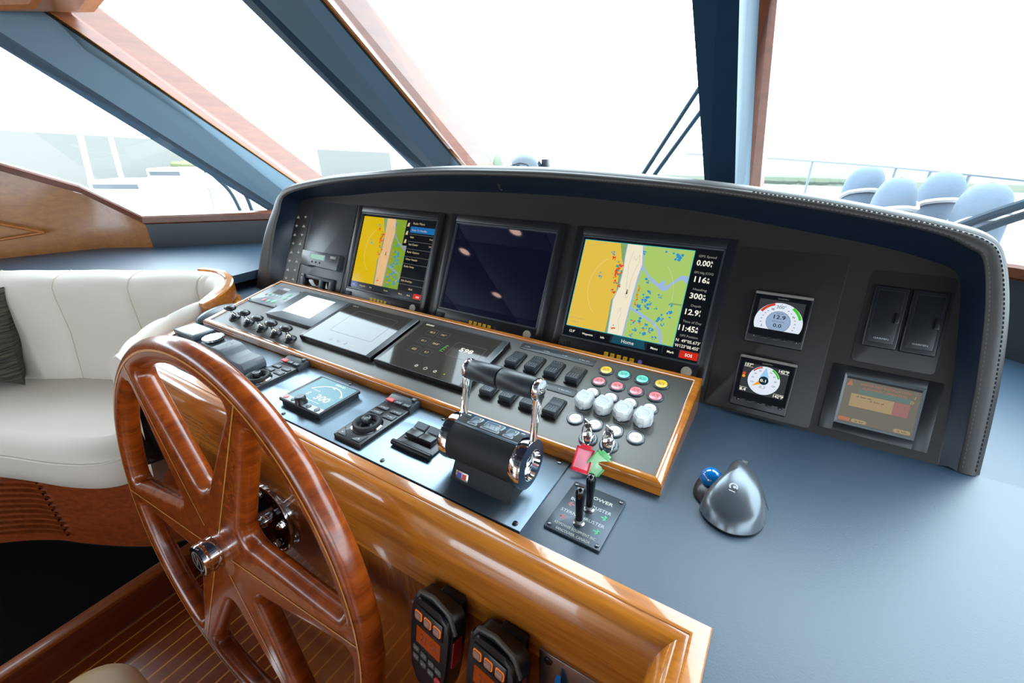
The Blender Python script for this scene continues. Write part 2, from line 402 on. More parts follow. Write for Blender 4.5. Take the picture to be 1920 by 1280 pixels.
post('trim_6', 'leather clad slanting windshield post at far left', [(R3(pd['Al'][0], 1.36), R3(pd['Al'][1], .66)), (R3(pd['Am'][0], 1.30), R3(pd['Am'][1], .62)), (R3(pd['Ar'][0], 1.40), R3(pd['Ar'][1], .74)), (R3((-1.507, 1, -.141), 1.41), R3((-3.14, 1, .558), .75)), (R3((-1.500, 1, -.139), 1.41), R3((-3.10, 1, .553), .75)), (R3(pd['Aw'][0], 1.52), R3(pd['Aw'][1], .82))], [PADSHADE, PADLIT, GAP, WOODY, TRIMW], (-.03, .12, .02))
post('trim_7', 'leather clad slanting windshield post left of centre', [(R3((-.946, 1, -.083), 1.62), R3((-1.587, 1, .386), .98)), (R3((-.896, 1, -.078), 1.55), R3((-1.494, 1, .373), .93)), (R3((-.779, 1, -.0755), 1.65), R3((-1.228, 1, .339), 1.01)), (R3((-.772, 1, -.0753), 1.66), R3((-1.215, 1, .337), 1.02)), (R3((-.760, 1, -.0750), 1.66), R3((-1.196, 1, .335), 1.02)), (R3((-.721, 1, -.074), 1.76), R3((-1.142, 1, .328), 1.09))], [PADSHADE, PADLIT, GAP, WOODY, TRIMW], (-.02, .12, .02), .7)
post('trim_8', 'leather clad upright windshield post right of centre', [(R3((-.170, 1, -.097), 1.62), R3((-.239, 1, .210), 1.22)), (R3((-.114, 1, -.104), 1.58), R3((-.160, 1, .199), 1.18)), (R3((-.089, 1, -.104), 1.74), R3((-.129, 1, .196), 1.34)), (R3((-.071, 1, -.103), 1.76), R3((-.102, 1, .192), 1.36))], [PADSHADE, PADLIT, TRIMW], (0, .12, .02), 1.3)
# overhead header joining the post tops
s_ = MB(); HD = [(-3.2, -1.0, .92), (-2.95, .30, .92), (-2.23, .72, .92), (-1.45, .85, 1.20), (-.2, .92, 1.22), (.55, .86, 1.22), (1.2, .45, 1.22), (2.5, -.6, 1.22)]
rows = [[(x-n_.x*d, y-n_.y*d, z+dz) for d, dz in ((.16, .01), (-.03, -.02), (-.045, -.01), (-.045, .08), (-.35, .16), (.16, .16))] for (x, y, z), n_ in zip(HD, offs([h[:2] for h in HD]))]
s_.grid(rows, WOODV)
struct(s_.build('trim_9'), 'wooden header above the windshield')
# panes
def pane(n, a, b, c, d):
    return struct(MB().add([a, b, c, d], [(0, 1, 2, 3)], GLASS).build('window_%d' % n, flat=True), 'windshield pane')
SB = [(-2.55, .93, .19), (-2.16, 1.40, .19), (-1.25, 1.78, .19), (-.2, 1.80, .19), (.55, 1.68, .19), (1.7, .8, .19)]
ST = [(-2.85, .42, .93), (-2.28, .80, .93), (-1.50, .93, 1.21), (-.2, 1.0, 1.24), (.6, .93, 1.24), (1.3, .5, 1.24)]
for i in range(5): pane(i+1, SB[i], SB[i+1], ST[i+1], ST[i])

# ------------------------------------------------------------------ helm console
CP = [(.0155, -.62), (.0155, .389), (-1.20, .389)]
cv = catmull([(-1.20, .389), (-1.31, .392), (-1.40, .425), (-1.455, .485), (-1.49, .56), (-1.505, .64), (-1.535, .705), (-1.60, .765), (-1.67, .79)], 5)
CPATH = [Vector((p[0], p[1])) for p in CP[:2]] + [Vector((p[0], p[1])) for p in cv]
con = thing('helm_console', 'varnished cherry helm console with black leather desktop', 'console', T(-.65, .6, ZF))
top = [(p.x, p.y) for p in CPATH[::-1]]
lt = MB(); poly_ = [(.0155, -.62), (1.6, -.62), (1.6, .868), (.338, .868), (.338, .885), (-1.35, .885), (-1.35, 1.25), (-2.3, 1.0), (-2.1, .625), (-1.80, .775)]+top[:-1]
lt.prism(poly_, -.03, 0, LEATHER)
lt.build('leather_top', con, True)
PRA = [(0, -.002), (.0, .0025), (.0015, .0042), (.017, .0046), (.0205, .0036), (.0212, .0020)]
ec = MB(); sweep(ec, CPATH, PRA, WOODX, side=-1); ec.build('edge_cap', con, True)['label'] = 'rounded varnished nosing strip'
prof = [(.0200, .0022)]+[(.0212+.0338*math.sin(a), -.056+.0582*math.cos(a)) for a in [PI/2*i/12 for i in range(0, 13)]]
fb = MB(); sweep(fb, CPATH, prof+[(.055, -.14)], WOODX, side=-1)
pz = [(.055, -.056), (.055, -.14)]
fb.build('fascia_roll', con, True)
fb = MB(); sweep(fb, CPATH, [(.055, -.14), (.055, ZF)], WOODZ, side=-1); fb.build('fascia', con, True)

# black instrument plate let into the desktop
ipp = [(-.24, .3924), (-.24, .5625), (-1.475, .5625), (-1.455, .50), (-1.40, .44), (-1.31, .402), (-1.22, .3924)]
ip = thing('instrument_plate', 'long black metal plate screwed to the desktop in front of the raised panel', 'panel', T(-.8, .48, 0))
MB().prism(ipp, .0002, .003, PLATE, .0008).build('plate', ip, True)
for x, y in [(-1.034, .5525), (-.782, .5525), (-.805, .402), (-.511, .5525), (-.522, .402), (-.2569, .5525), (-.2527, .402), (-1.313, .5525)]:
    q = MB(); q.cyl(.0042, .0028, .0052, SCREWM, T(x, y, 0), 14, .0012); q.line([(x-.0025, y-.001), (x+.0025, y+.001)], .0009, .0053, BLK); q.build('screw', ip, True)

# ------------------------------------------------------------------ raised switch panel
sc_ = thing('switch_panel', 'raised sloping black switch panel framed in varnished wood', 'control panel', FR(-.768, 0, -.018))
XL, XR, RS = -1.4457, -.0901, .2779
fr = MB()
yb, zb = Y1+RS*math.cos(T1), H1+RS*math.sin(T1)
def wedge(x0, x1, dy0=0, dy1=0):
    a = [(y, z) for y, z in ((Y1+dy0, .0005), (yb-dy1, .0005), (yb-dy1, zb-.004), (Y1+dy0, H1-.004))]
    V = [(x0, y, z) for y, z in a]+[(x1, y, z) for y, z in a]
    fr.add(V, [(0, 1, 2, 3), (7, 6, 5, 4), (0, 4, 5, 1), (1, 5, 6, 2), (2, 6, 7, 3), (3, 7, 4, 0)], WOODX)
wedge(XL, XR)
ring = [(XR, 0), (XR, RS), (XL, RS), (XL, 0)]
pr = [(0, -.006), (0, .0), (-.0015, .003), (-.005, .0045), (-.012, .0045), (-.0145, .003), (-.0155, .0)]
fr2 = MB(FR(0, 0)); sweep(fr2, ring, [(d, z) for d, z in pr], WOODX, closed=True, side=1)
fr.v += fr2.v; o_ = len(fr.v)-len(fr2.v); k = fr.mi(WOODX)
for f in fr2.f: fr.f.append(tuple(i+o_ for i in f)); fr.mt.append(k)
fr.build('wooden_frame', sc_, True, ang=50)
MB(FR(0, 0)).rect(XL+.012, .012, XR-.012, RS-.012, .0008, PANEL).build('panel_face', sc_, True)
def faint(q, x, y, w, z, m, rows=1, h=.0022):
    # print too fine to read: a row of tiny letter-like ticks
    for r_ in range(rows):
        yy = y-r_*h*1.9; n = max(3, int(w/.0019))
        for i in range(n):
            if (i*7+r_*3) % 5 == 4: continue
            xx = x-w/2+w*(i+.5)/n; q.rect(xx-.0006, yy-h/2, xx+.0006, yy+h/2*(1 if i % 2 else .5), z, m)
def lbl(x0, s0, x1, s1, words):
    q = MB(FR(0, 0)); q.prism(rrect(x0, s0, x1, s1, .003), .001, .0022, GRYD, .0004)
    for x, w in words: faint(q, x, (s0+s1)/2, w, .0024, PRINT)
    q.build('label_plate', sc_, True)
lbl(-.481, .2345, -.300, .256, [(-.463, .016), (-.415, .014), (-.368, .016), (-.323, .026)])
lbl(-.481, .131, -.297, .152, [(-.463, .016), (-.415, .014), (-.368, .02), (-.321, .028)])
def rocker(x, s):
    q = MB(FR(x, s)); q.box(-.0155, .0155, -.027, .027, .001, .0050, BLK, .0015)
    base = q.build('rocker_switch', sc_, True)
    P = [(-.0245, .0045), (.0245, .0045), (.0245, .0090), (.004, .0105), (-.020, .0165), (-.0245, .0140)]
    V = [(-.0132, a, z) for a, z in P]+[(.0132, a, z) for a, z in P]; n = len(P)
    r = MB(FR(x, s)); bm = bmesh.new(); vs = [bm.verts.new(v) for v in V]
    for i in range(n): bm.faces.new((vs[i], vs[(i+1) % n], vs[n+(i+1) % n], vs[n+i]))
    bm.faces.new(vs[:n][::-1]); bm.faces.new(vs[n:]); bmesh.ops.bevel(bm, geom=bm.edges[:], offset=.0012, segments=2, affect='EDGES', profile=.5)
    bmesh.ops.recalc_face_normals(bm, faces=bm.faces[:]); r.frombm(bm, GRYD)
    for j in range(3):
        for i in range(4): r.ball((-.0081+i*.0054, -.0155+j*.0048, .0158-.0013*j), .0007, PRINT, n=6)
    for i in range(4): r.ball((-.0081+i*.0054, .0190, .0096), .0007, PRINT, n=6)
    r.build('rocker', base, True)
for x in (-.463, -.4146, -.368, -.319): rocker(x, .1895)
for x in (-.460, -.4134, -.366, -.3165): rocker(x, .086)
YEL = mat('yellow_lens', 'e8c03c', .3, emit='e8b020', es=.25, coat=.5); TEAL = mat('teal_lens', '6ed0bd', .3, emit='50c0a8', es=.25, coat=.5)
PINK = mat('pink_lens', 'e8808a', .3, emit='e06870', es=.25, coat=.5); LENSW = mat('white_lens', 'e4e0d4', .3, emit='e0dccc', es=.2, coat=.5)
INK = mat('printed_ink', '3a3a38', .6)
RIM = mat('button_rim', '3c454d', .3, coat=.3)
bx = [-.2695, -.232, -.1945, -.157]; bs = [.2317, .1933, .1578, .1205, .079]
rowc = [[YEL, TEAL, TEAL, YEL], [PINK]*4, [LENSW]*4, [LENSW]*4, [LENSW]*4]
rowt = [[], [], ['ON']*4, [], ['START', 'STOP', 'STOP', 'START']]
for j in range(5):
    for i in range(4):
        if j == 3: continue
        M = FR(bx[i], bs[j])
        q = MB(M); q.lathe([(.0158, .001), (.0158, .0028), (.0145, .0042), (.0125, .0042), (.0118, .003), (.0118, .001)], RIM, n=32)
        pb = q.build('push_button', sc_, True)
        l = MB(M); l.lathe([(.0117, .0012), (.0115, .0036), (.0105, .0040), (0, .0040)], rowc[j][i], n=32)
        if j < 2:
            faint(l, 0, .0030, .012, .0043, INK, 3, .0016)
        else: l.text(rowt[j][i], 0, -.0015, .0034, .0043, INK)
        ln = l.build('lens', pb, True); ln['label'] = {YEL: 'yellow lens', TEAL: 'teal lens', PINK: 'pink red lens', LENSW: 'white lens'}[rowc[j][i]]
# clear hinged guards over the fourth row
for i in range(4):
    M = FR(bx[i]-.0005, bs[3])
    q = MB(M); q.lathe([(.0158, .001), (.0158, .0028), (.0145, .0042), (.0118, .0042), (.0118, .001)], RIM, n=32)
    gb = q.build('push_button', sc_, True)
    l = MB(M); l.lathe([(.0117, .0012), (.0115, .006), (.0105, .0068), (0, .0068)], LENSW, n=28); l.build('lens', gb, True)
    g = MB(M)
    oc = [(.0172*math.cos(a), .0172*math.sin(a)) for a in [math.radians(-90+22.5+45*k) for k in range(8)]]
    oc = [(-.0066, -.0165), (.0066, -.0165), (.016, -.0075), (.0165, .006), (.013, .0205), (-.011, .0205), (-.0165, .006), (-.016, -.0075)]
    g.prism(oc, .0045, .0225, CLEARP, .0030, 1, cap=False); g.lathe([(.0095, .0226), (.0105, .0232), (.0115, .0226)], CLEARP, n=24)
    g.box(-.003, .003, -.0195, -.0160, .005, .013, CLEARP, .0008); g.box(-.012, .012, .0185, .0215, .002, .0075, CLEARP, .001)
    g.build('button_guard', sc_, True, ang=20)['label'] = 'clear plastic hinged guard'
# T-handle pull knobs
for x, s in [(-1.3554, .0508), (-1.2787, .0483), (-1.2068, .0438), (-1.1386, .0416), (-1.0721, .0406)]:
    M = FR(x, s)
    q = MB(M); q.lathe([(.0165, .001), (.0155, .005), (.010, .009), (.0075, .010), (.0075, .0125), (0, .0125)], BLK, n=24)
    pk = q.build('pull_knob', sc_, True)
    q = MB(M); q.lathe([(.0075, .010), (.0085, .014), (.006, .018), (.0045, .022), (.0045, .032)], CHROME, n=20); q.build('stem', pk, True)
    q = MB(M @ T(0, .002, .036) @ RX(-.25)); q.ball((0, 0, 0), .0205, BLK, (1.0, .74, .40), 22); q.lathe([(.0105, .0066), (.0098, .0078), (.0085, .0076)], GRYD, Matrix.Diagonal((1, .72, 1, 1)), 24); q.build('handle', pk, True)

# ------------------------------------------------------------------ dashboard: inclined face under a stitched leather hood
HC = [[(-1.535, .8951, .0), (-1.610, .872, .0), (-1.690, .868, .0)], [(-1.5364, .953, .1678), (-1.575, .9092, .1700), (-1.635, .9065, .1692)],
      [(-1.5305, 1.0005, .2646), (-1.535, .9344, .2731), (-1.580, .9346, .2745)], [(-1.5012, 1.0235, .3114), (-1.497, .952, .3346), (-1.5222, .9596, .3499)],
      [(-1.2786, 1.0353, .3355), (-1.3114, .9647, .3727), (-1.3309, .9736, .3907)], [(-1.0332, 1.0467, .3586), (-1.0824, .9717, .3985), (-1.0982, .9785, .4124)],
      [(-.7565, 1.0511, .3676), (-.8409, .9769, .4137), (-.8456, .9845, .4291)], [(-.5891, 1.0521, .3698), (-.607, .9783, .4176), (-.6113, .9857, .4328)],
      [(-.4414, 1.0514, .3683), (-.4249, .9769, .4141), (-.4292, .9848, .4301)], [(-.1922, 1.0451, .3555), (-.1848, .9748, .4034), (-.1881, .9813, .4166)],
      [(.01, 1.0342, .3332), (.0005, .9712, .3847), (-.0028, .9783, .3992)], [(.1372, 1.0264, .3174), (.1186, .9675, .3692), (.123, .9736, .3816)],
      [(.2066, 1.0195, .3032), (.1967, .9641, .3551), (.2037, .9701, .3672)], [(.2401, 1.014, .2921), (.2353, .959, .339), (.2534, .9665, .3542)],
      [(.2542, 1.0048, .2734), (.257, .9551, .3216), (.2773, .9591, .3298)], [(.2647, .9776, .2179), (.2762, .9352, .253), (.3005, .9371, .2569)],
      [(.2751, .9385, .1382), (.2919, .9081, .1575), (.3169, .9108, .1631)], [(.2819, .9031, .0662), (.3008, .8887, .0816), (.3256, .892, .0884)],
      [(.2859, .871, .0), (.3082, .8667, .0), (.3329, .8675, .0)]]
HC = [catmull([c[i] for c in HC], 7) for i in range(3)]
dash = thing('dashboard', 'black inclined dashboard under an arched stitched leather hood', 'dashboard', T(-.65, .95, 0))
S0, S1, S2 = HC
cen = Vector((-.65, 0, .0))
fb = MB(); n = len(S0)
bot = [(p.x, Y2+.0005, .0005) for p in S0]
fb.grid([[Vector((p.x, Y2+(1-k/6)*0+(p.y-Y2)*(k/6), p.z*(k/6))) for p in S0] for k in range(7)], FACE, flip=True)
fb.build('face_panel', dash, True)
def push(a, b, k): return a+(b-a)*k
lin_ = MB(); rows = [[p for p in S0]]
for k in (.25, .5, .75, .92): rows.append([push(a, b, k)+Vector((0, -.0, .003*math.sin(PI*k))) for a, b in zip(S0, S1)])
rows.append(S1); lin_.grid(rows, HOODN, flip=True); lin_.build('hood_lining', dash, True, ang=70)
nv = []
for i in range(n):
    a, c = S1[i], S2[i]; tg = (S1[min(i+1, n-1)]-S1[max(i-1, 0)]).normalized(); o = (c-a); q = tg.cross(o).normalized()
    if q.y > 0: q = -q
    nv.append(q)
rim = MB(); rows = []
for k, h in ((0, -.001), (.06, .0015), (.25, .0035), (.5, .0045), (.78, .0035), (.94, .001), (1.0, -.002)):
    rows.append([push(a, c, k)+q*h for a, c, q in zip(S1, S2, nv)])
rim.grid(rows, HOODL, flip=True); rim.build('hood_rim', dash, True, ang=70)
bk = MB(); outw = []
for a, c in zip(S1, S2):
    o = (c-a); o.y = 0; o.normalize() if o.length > 1e-5 else None; outw.append(o)
r1 = [c-q*.002 for c, q in zip(S2, nv)]
r2 = [c+o*.004+Vector((0, .006, 0)) for c, o in zip(S2, outw)]
r3 = [c+o*.006+Vector((0, .03, 0)) for c, o in zip(S2, outw)]
r4 = [c+Vector((0, .22*min(1, c.z/.15+.15), -.03*min(1, c.z/.2))) for c in S2]
r5 = [Vector((c.x*.98, c.y+.24*min(1, c.z/.15+.15), .001)) for c in S2]
bk.grid([r1, r2, r3, r4, r5], HOODL, flip=True); bk.build('hood_back', dash, True, ang=60)
st = MB()
THR_A = mat('grey_thread', (.11, .10, .095), .7); THR_B = mat('dark_thread', (.012, .012, .014), .7)
for frac, hh, THR in ((.17, .0036, THR_A), (.84, .0034, THR_B)):
    pts = [push(a, c, frac)+q*hh for a, c, q in zip(S1, S2, nv)]
    L = [0]
    for a, c in zip(pts[:-1], pts[1:]): L.append(L[-1]+(c-a).length)
    def at(d):
        for i in range(len(L)-1):
            if L[i+1] >= d: return pts[i].lerp(pts[i+1], (d-L[i])/(L[i+1]-L[i]+1e-9))
        return pts[-1]
    d = .01 if THR is THR_A else L[-1]*.72
    while d < L[-1]-.01:
        st.tube([at(d), at(d+.0042)], .0007, THR, 4); d += .0072
st.build('stitching', dash, True)['kind'] = 'stuff'
def dpanel(name, x0, s0, x1, s1, r, m=FACE, label=None, th=.0016, edge=None):
    q = MB(FD(0, 0)); q.prism(rrect(x0, s0, x1, s1, r), .0003, th, m, .0006)
    o = q.build(name, dash, True)
    if label: o['label'] = label
    return o
RPL = mat('radio_plate_metal', (.035, .040, .045), .33, spec=.8)
dpanel('blank_plate', -1.446, .03, -1.227, .343, .003, RPL)
dpanel('blank_plate', -.085, .004, .100, .330, .006)
dpanel('card_reader_plate', .1355, .1445, .252, .311, .008)
q = MB(FD(0, 0)); q.prism(rrect(-1.534, .02, -1.458, .302, .002), .0003, .0016, FACE, .0005)
LEDD = mat('unlit_indicator', '6a3028', .3); SYM = mat('pale_symbol', 'b8b6aa', .5)
for i in range(8):
    for x in (-1.519, -1.479):
        s = .290-i*.0318-(.0 if x < -1.5 else -.003)
        q.disc(x, s, .0030, .0019, LEDD, 10)
        up_ = (i+(1 if x > -1.5 else 0)) % 2
        q.poly([(x-.008, s-.0065), (x, s-.013), (x+.008, s-.0065), (x, s-.0045)] if up_ else [(x-.009, s-.013), (x+.009, s-.013), (x+.003, s-.005), (x-.003, s-.005)], .0019, SYM)
q.build('indicator_strip', dash, True, flat=True)
# small catch under the hood
q = MB(); q.tube([(-.652, .985, .400), (-.650, .990, .386), (-.644, .992, .384)], .0022, BLK, 8); q.build('catch', dash, True)

# ------------------------------------------------------------------ chart plotters
SCY = screen('chart_yellow', 'e2be48'); SCY1 = screen('chart_yellow_dim', 'd8b400'); SCG = screen('chart_green', 'a9c96a'); SCG1 = screen('chart_green_dim', '7fa02a')
SCW = screen('chart_cream', 'efe6cc'); SCW1 = screen('chart_peach', 'e2b884'); SCB = screen('chart_creek', '9db6e0'); SCB1 = screen('chart_creek_dim', '8d97a8')
SGR = screen('chart_dark_green', '7fa468'); RED = screen('radar_red', 'e04a28'); ORG = screen('radar_orange', 'f07828'); BLU = screen('radar_blue', '2f8fc8'); CYN = screen('frame_cyan', '38b8b8')
SBK = screen('ui_black', '0a0e12'); SBK2 = screen('ui_slate', '1c262e'); SWT = screen('ui_white', 'f4f0e0'); SGY = screen('ui_grey', '9a9a90'); SRD = screen('sos_red', 'c82818'); HOM = screen('home_teal', '174a5c'); NVY = screen('navy_bar', '3a4a88'); SBL = screen('highlight_blue', '1666a8'); LIN = screen('range_ring', 'd8dcb8')
BUFF = screen('menu_text', 'cdb890')
WX, WS = .304, .228
SEG = ['l', 'c', 'r']
def chart(q, u0, v0, u1, v1, dim=False):
    # q draws in screen units (metres); u/v fractions of the display, map window clipped to u1
    Yc, Gc, Wc, Bc = (SCY1, SCG1, SCW1, SCB1) if dim else (SCY, SCG, SCW, SCB)
    X = lambda u: u*WX
    Yv = lambda v: v*WS
    R_ = lambda a, b_, c, d, z, m: q.rect(X(a), Yv(b_), X(c), Yv(d), z, m)
    us = 1.0
    R_(u0, v0, u1, v1, .0001, Yc)
    gl = [(.287, 1), (.321, .849), (.353, .758), (.329, .658), (.339, .482), (.313, .422), (.32, .23), (.32, v0)]
    rl = [(.344, 1), (.346, .866), (.355, .732), (.35, .539), (.328, .425), (.336, .262), (.344, v0)]
    rr = [(.468, 1), (.494, .81), (.482, .687), (.478, .566), (.474, .444), (.47, .322), (.467, v0)]
    def strip(L_, ur, z, m):
        P = [(u, min(v, v1)) for u, v in L_]
        q.poly([(X(u), Yv(v)) for u, v in P]+[(X(ur), Yv(v0)), (X(ur), Yv(v1))], z, m)
    strip(gl, .48, .0002, SGR); strip([(u-.006, v) for u, v in rl], .48, .0003, Bc); strip(rl, .5, .0004, Wc)
    q.poly([(X(u-.012), Yv(min(v, v1))) for u, v in rr]+[(X(u), Yv(min(v, v1))) for u, v in rr[::-1]], .00045, Bc)
    strip(rr, u1, .0005, Gc)
    cl = lambda P: [(min(u, u1), v) for u, v in P]
    c1 = cl([(.490, .775), (.518, .734), (.57, .664), (.659, .59), (.692, .59), (.723, .655), (.777, .717), (.82, .685), (.82, .755), (.771, .754), (.719, .68), (.677, .626), (.669, .696), (.63, .649), (.563, .702), (.533, .737), (.500, .80)])
    c2 = cl([(.472, .36), (.551, .315), (.637, .27), (.696, .206), (.733, v0), (.750, v0), (.72, .21), (.643, .291), (.567, .338), (.472, .385)])
    for P in (c1, c2): q.poly([(X(u), Yv(v)) for u, v in P], .0006, Bc)
    rnd = random.Random(3)
    def blob(u, v, r, m, n=5, spread=1.0):
        for _ in range(n):
            a, b_ = u+rnd.uniform(-1, 1)*r*spread, v+rnd.uniform(-1, 1)*r*1.4*spread
            if a > u1-.012 or b_ < v0+.012 or b_ > v1-.012: continue
            k = rnd.randint(5, 8); rad = r*rnd.uniform(.35, .85); ph = rnd.random()*6
            q.poly([(X(a)+rad*WX*rnd.uniform(.5, 1.1)*math.cos(ph+2*PI*i/k), Yv(b_)+rad*WX*rnd.uniform(.5, 1.1)*math.sin(ph+2*PI*i/k)) for i in range(k)], .0007+rnd.random()*.00008, m)
    G2 = screen('radar_teal', '3aa89a') if not dim else SGR
    for u, v, r in ((.265, .84, .012), (.328, .754, .022), (.311, .70, .016), (.334, .687, .014), (.314, .60, .014), (.349, .573, .010), (.314, .505, .014), (.377, .149, .011), (.300, .66, .012)): blob(u, v, r, RED, 6); blob(u-.01, v+.01, r, G2, 2, 1.4)
    for i in range(14): blob(.498+.004*math.sin(i), .60-.02*i*.75, .008, ORG if i % 3 else RED, 3, .6)
    for u, v, r in ((.246, .892, .01), (.186, .673, .008), (.188, .632, .010), (.48, .927, .010), (.635, .983, .014), (.726, .913, .020), (.70, .93, .014), (.541, .658, .014), (.563, .53, .022), (.55, .47, .018), (.538, .392, .02), (.583, .415, .016), (.60, .45, .012), (.661, .525, .012), (.65, .418, .008), (.746, .466, .010), (.704, .326, .022), (.743, .375, .016), (.72, .27, .010), (.599, .154, .018), (.65, .20, .012), (.51, .237, .014), (.56, .263, .018), (.61, .22, .014), (.65, .194, .014), (.684, .13, .012), (.516, .118, .010), (.53, .18, .012)): blob(u, v, r, BLU, 6, 1.2)
    for u, v, r in ((.51, .25, .010), (.56, .235, .010), (.60, .19, .008), (.64, .18, .008), (.51, .14, .008)): blob(u, v, r, ORG, 4, 1.0)
    # depth contours, range ring, vessel mark
    q.line([(X(u), Yv(v)) for u, v in ((.40, .93), (.385, .80), (.40, .62), (.415, .46), (.43, .47), (.425, .62), (.44, .75), (.46, .83), (.45, .90), (.43, .84), (.41, .88))], .0005, .00078, SGY)
    q.line([(X(u), Yv(v)) for u, v in ((.385, .30), (.40, .36), (.41, .30), (.40, .22), (.42, .16), (.415, .10 if v0 < .1 else v0))], .0004, .00078, SGY)
    q.arc(X(.40), Yv(.53), .105, 40 if not dim else 60, -52, .0005, .00079, LIN, 20); q.arc(X(.40), Yv(.53), .088, 130, 225, .0004, .00079, SCW, 14)
    q.poly([(X(.412), Yv(.50)), (X(.422), Yv(.50)), (X(.420), Yv(.55)), (X(.415), Yv(.55))], .0008, SBK)
    q.line([(0.02*WX, .93*WS), (.10*WX, .955*WS), (.2*WX, .985*WS)], .0004, .0007, SGY)
    q.text('GRAPHICAL OVERZOOM', X(u0+.015), Yv(v0+.085), .0022, .0008, SGY, 'l'); faint(q, X(u0+.06), Yv(v0+.05), .02, .0008, SGY)
def plotter(X0, kind, label):
    M = FD(X0, .035, .0)
    t_ = thing('chart_plotter', label, 'chart plotter', M, None)
    wh, hh = .3534, .306; bx0, bx1, by0, by1 = .018, .336, .0383, .2859
    th = .006 if kind == 3 else .012
    q = MB(M)
    q.prism(rrect(0, 0, wh, hh, .003), .0002, .003, BLK, 0)
    for a in ((0, bx0, 0, hh), (bx1, wh, 0, hh), (bx0, bx1, 0, by0), (bx0, bx1, by1, hh)):
        q.box(a[0], a[1], a[2], a[3], .002, th, BLK, .0012)
    q.build('housing', t_, True)
    q = MB(M)   # chamfered lip round the glass
    for x0, y0, x1, y1 in ((bx0, by0, bx0+.005, by1), (bx1-.005, by0, bx1, by1), (bx0, by0, bx1, by0+.005), (bx0, by1-.005, bx1, by1)):
        q.box(x0, x1, y0, y1, .003, th-.001, GRYD, .0012)
    q.build('bezel', t_, True)
    gx, gy = .0265, .0475; q = MB(M)
    if kind == 2:
        q.rect(bx0+.004, by0+.004, bx1-.004, by1-.004, .0042, OFFSCR)
    else:
        q.rect(bx0+.004, by0+.004, bx1-.004, by1-.004, .0040, SBK)
        d = MB(M @ T(gx, gy, .0041))
        if kind == 3:
            chart(d, .004, .085, .822, 1.0)
            d.line([(.004*WX, .085*WS), (.004*WX, WS*.998), (.824*WX, WS*.998), (.824*WX, .085*WS), (.004*WX, .085*WS)], .0013, .0009, CYN)
            d.rect(0, 0, WX, .078*WS, .0009, SBK2); d.rect(.828*WX, .078*WS, WX, WS, .0009, SBK)
            def bar(u0, u1, tx, m, c=SWT, h=.0055, b_=.02):
                d.poly([(u0*WX, -.000), (u1*WX, -.000), (u1*WX, .070*WS), (u0*WX, .070*WS)], .0010, m); d.text(tx, (u0+u1)/2*WX, .022*WS, h, .0011, c, bold=b_)
            bar(0, .125, "12.9'", SBK); bar(.13, .25, 'Waypoints', SBK, SWT, .0042); bar(.255, .37, 'Info', SBK, SWT, .0045)
            d.poly([(.38*WX, 0), (.64*WX, 0), (.625*WX, .082*WS), (.395*WX, .082*WS)], .0010, HOM); d.text('Home', .507*WX, .020*WS, .008, .0011, SWT)
            bar(.65, .755, 'Menu', SBK, SWT, .0048); bar(.765, .87, 'Mark', SBK, SWT, .0048); bar(.878, 1.0, 'SOS', SRD, SWT, .006)
            for v, a_, b_, c_ in ((.945, 'GPS Speed', '0.00', 'kt'), (.792, 'GPS Hdg (COG)', '116', 'oM'), (.637, 'Heading', '300', 'oM'), (.484, 'Depth', '12.9', 'ft'), (.330, 'Time of Day', '11:45', 'AM')):
                d.text(a_, .912*WX, v*WS, .0048, .0010, SGY, w=min(.038, .0039*len(a_)))
                wv = {'0.00': .027, '116': .024, '300': .0255, '12.9': .027, '11:45': .0325}[b_]
                d.text(b_, .940*WX, (v-.078)*WS, .0115, .0010, SWT, 'r', w=wv, bold=.022)
                d.text(c_[0], .944*WX, (v-.047)*WS, .0048, .0010, SWT, 'l', bold=.03); d.text(c_[1], .944*WX, (v-.080)*WS, .0048, .0010, SWT, 'l', bold=.03)
            d.text('GPS Position', .912*WX, .197*WS, .0046, .0010, SGY, w=.036)
            d.text("N  49\u00b005.673'", .914*WX, .145*WS, .0062, .0010, SWT, w=.049, bold=.012); d.text("W123\u00b008.455'", .914*WX, .095*WS, .0062, .0010, SWT, w=.049, bold=.012)
            d.poly([(.74*WX, .47*WS), (.82*WX, .475*WS), (.82*WX, .488*WS), (.74*WX, .488*WS)], .00095, SGR)
        else:
            chart(d, .0, .078, .69, 1.0, True)
            d.rect(0, 0, WX, .078*WS, .0009, SBK2); d.rect(0, 0, .10*WX, .078*WS, .00095, NVY)
            d.rect(.672*WX, .078*WS, WX, WS, .0009, SBK); d.rect(.612*WX, .665*WS, .672*WX, WS, .0009, SBK)
            for v in (.94, .83, .72): d.poly([(.625*WX, (v-.02)*WS), (.655*WX, (v-.02)*WS), (.655*WX, (v+.03)*WS), (.635*WX, (v+.03)*WS)], .0010, BUFF)
            d.text('Radar Menu', .70*WX, .955*WS, .0065, .0010, BUFF, 'l')
            d.rect(.678*WX, .845*WS, WX, .925*WS, .0010, SBL); d.text('Radar To Standby', .70*WX, .868*WS, .0056, .0011, BUFF, 'l')
            for v, a_ in ((.775, 'Gain'), (.68, 'Sea Clutter'), (.58, 'Radar Options'), (.485, 'Other Vessels'), (.39, 'Radar Setup'), (.20, 'Edit Overlays')):
                d.text(a_, .695*WX, v*WS, .0056, .0010, BUFF, 'l', bold=.01)
            for v in (.775, .68): d.text('Auto' if v > .7 else '74%', .99*WX, v*WS, .0048, .0010, BUFF, 'r')
            d.text('Back', .84*WX, .105*WS, .0056, .0010, BUFF, 'c', bold=.01)
            for v in (.825, .73, .63, .53, .435, .25, .165): d.line([(.675*WX, v*WS), (WX, v*WS)], .0005, .0010, SGY)
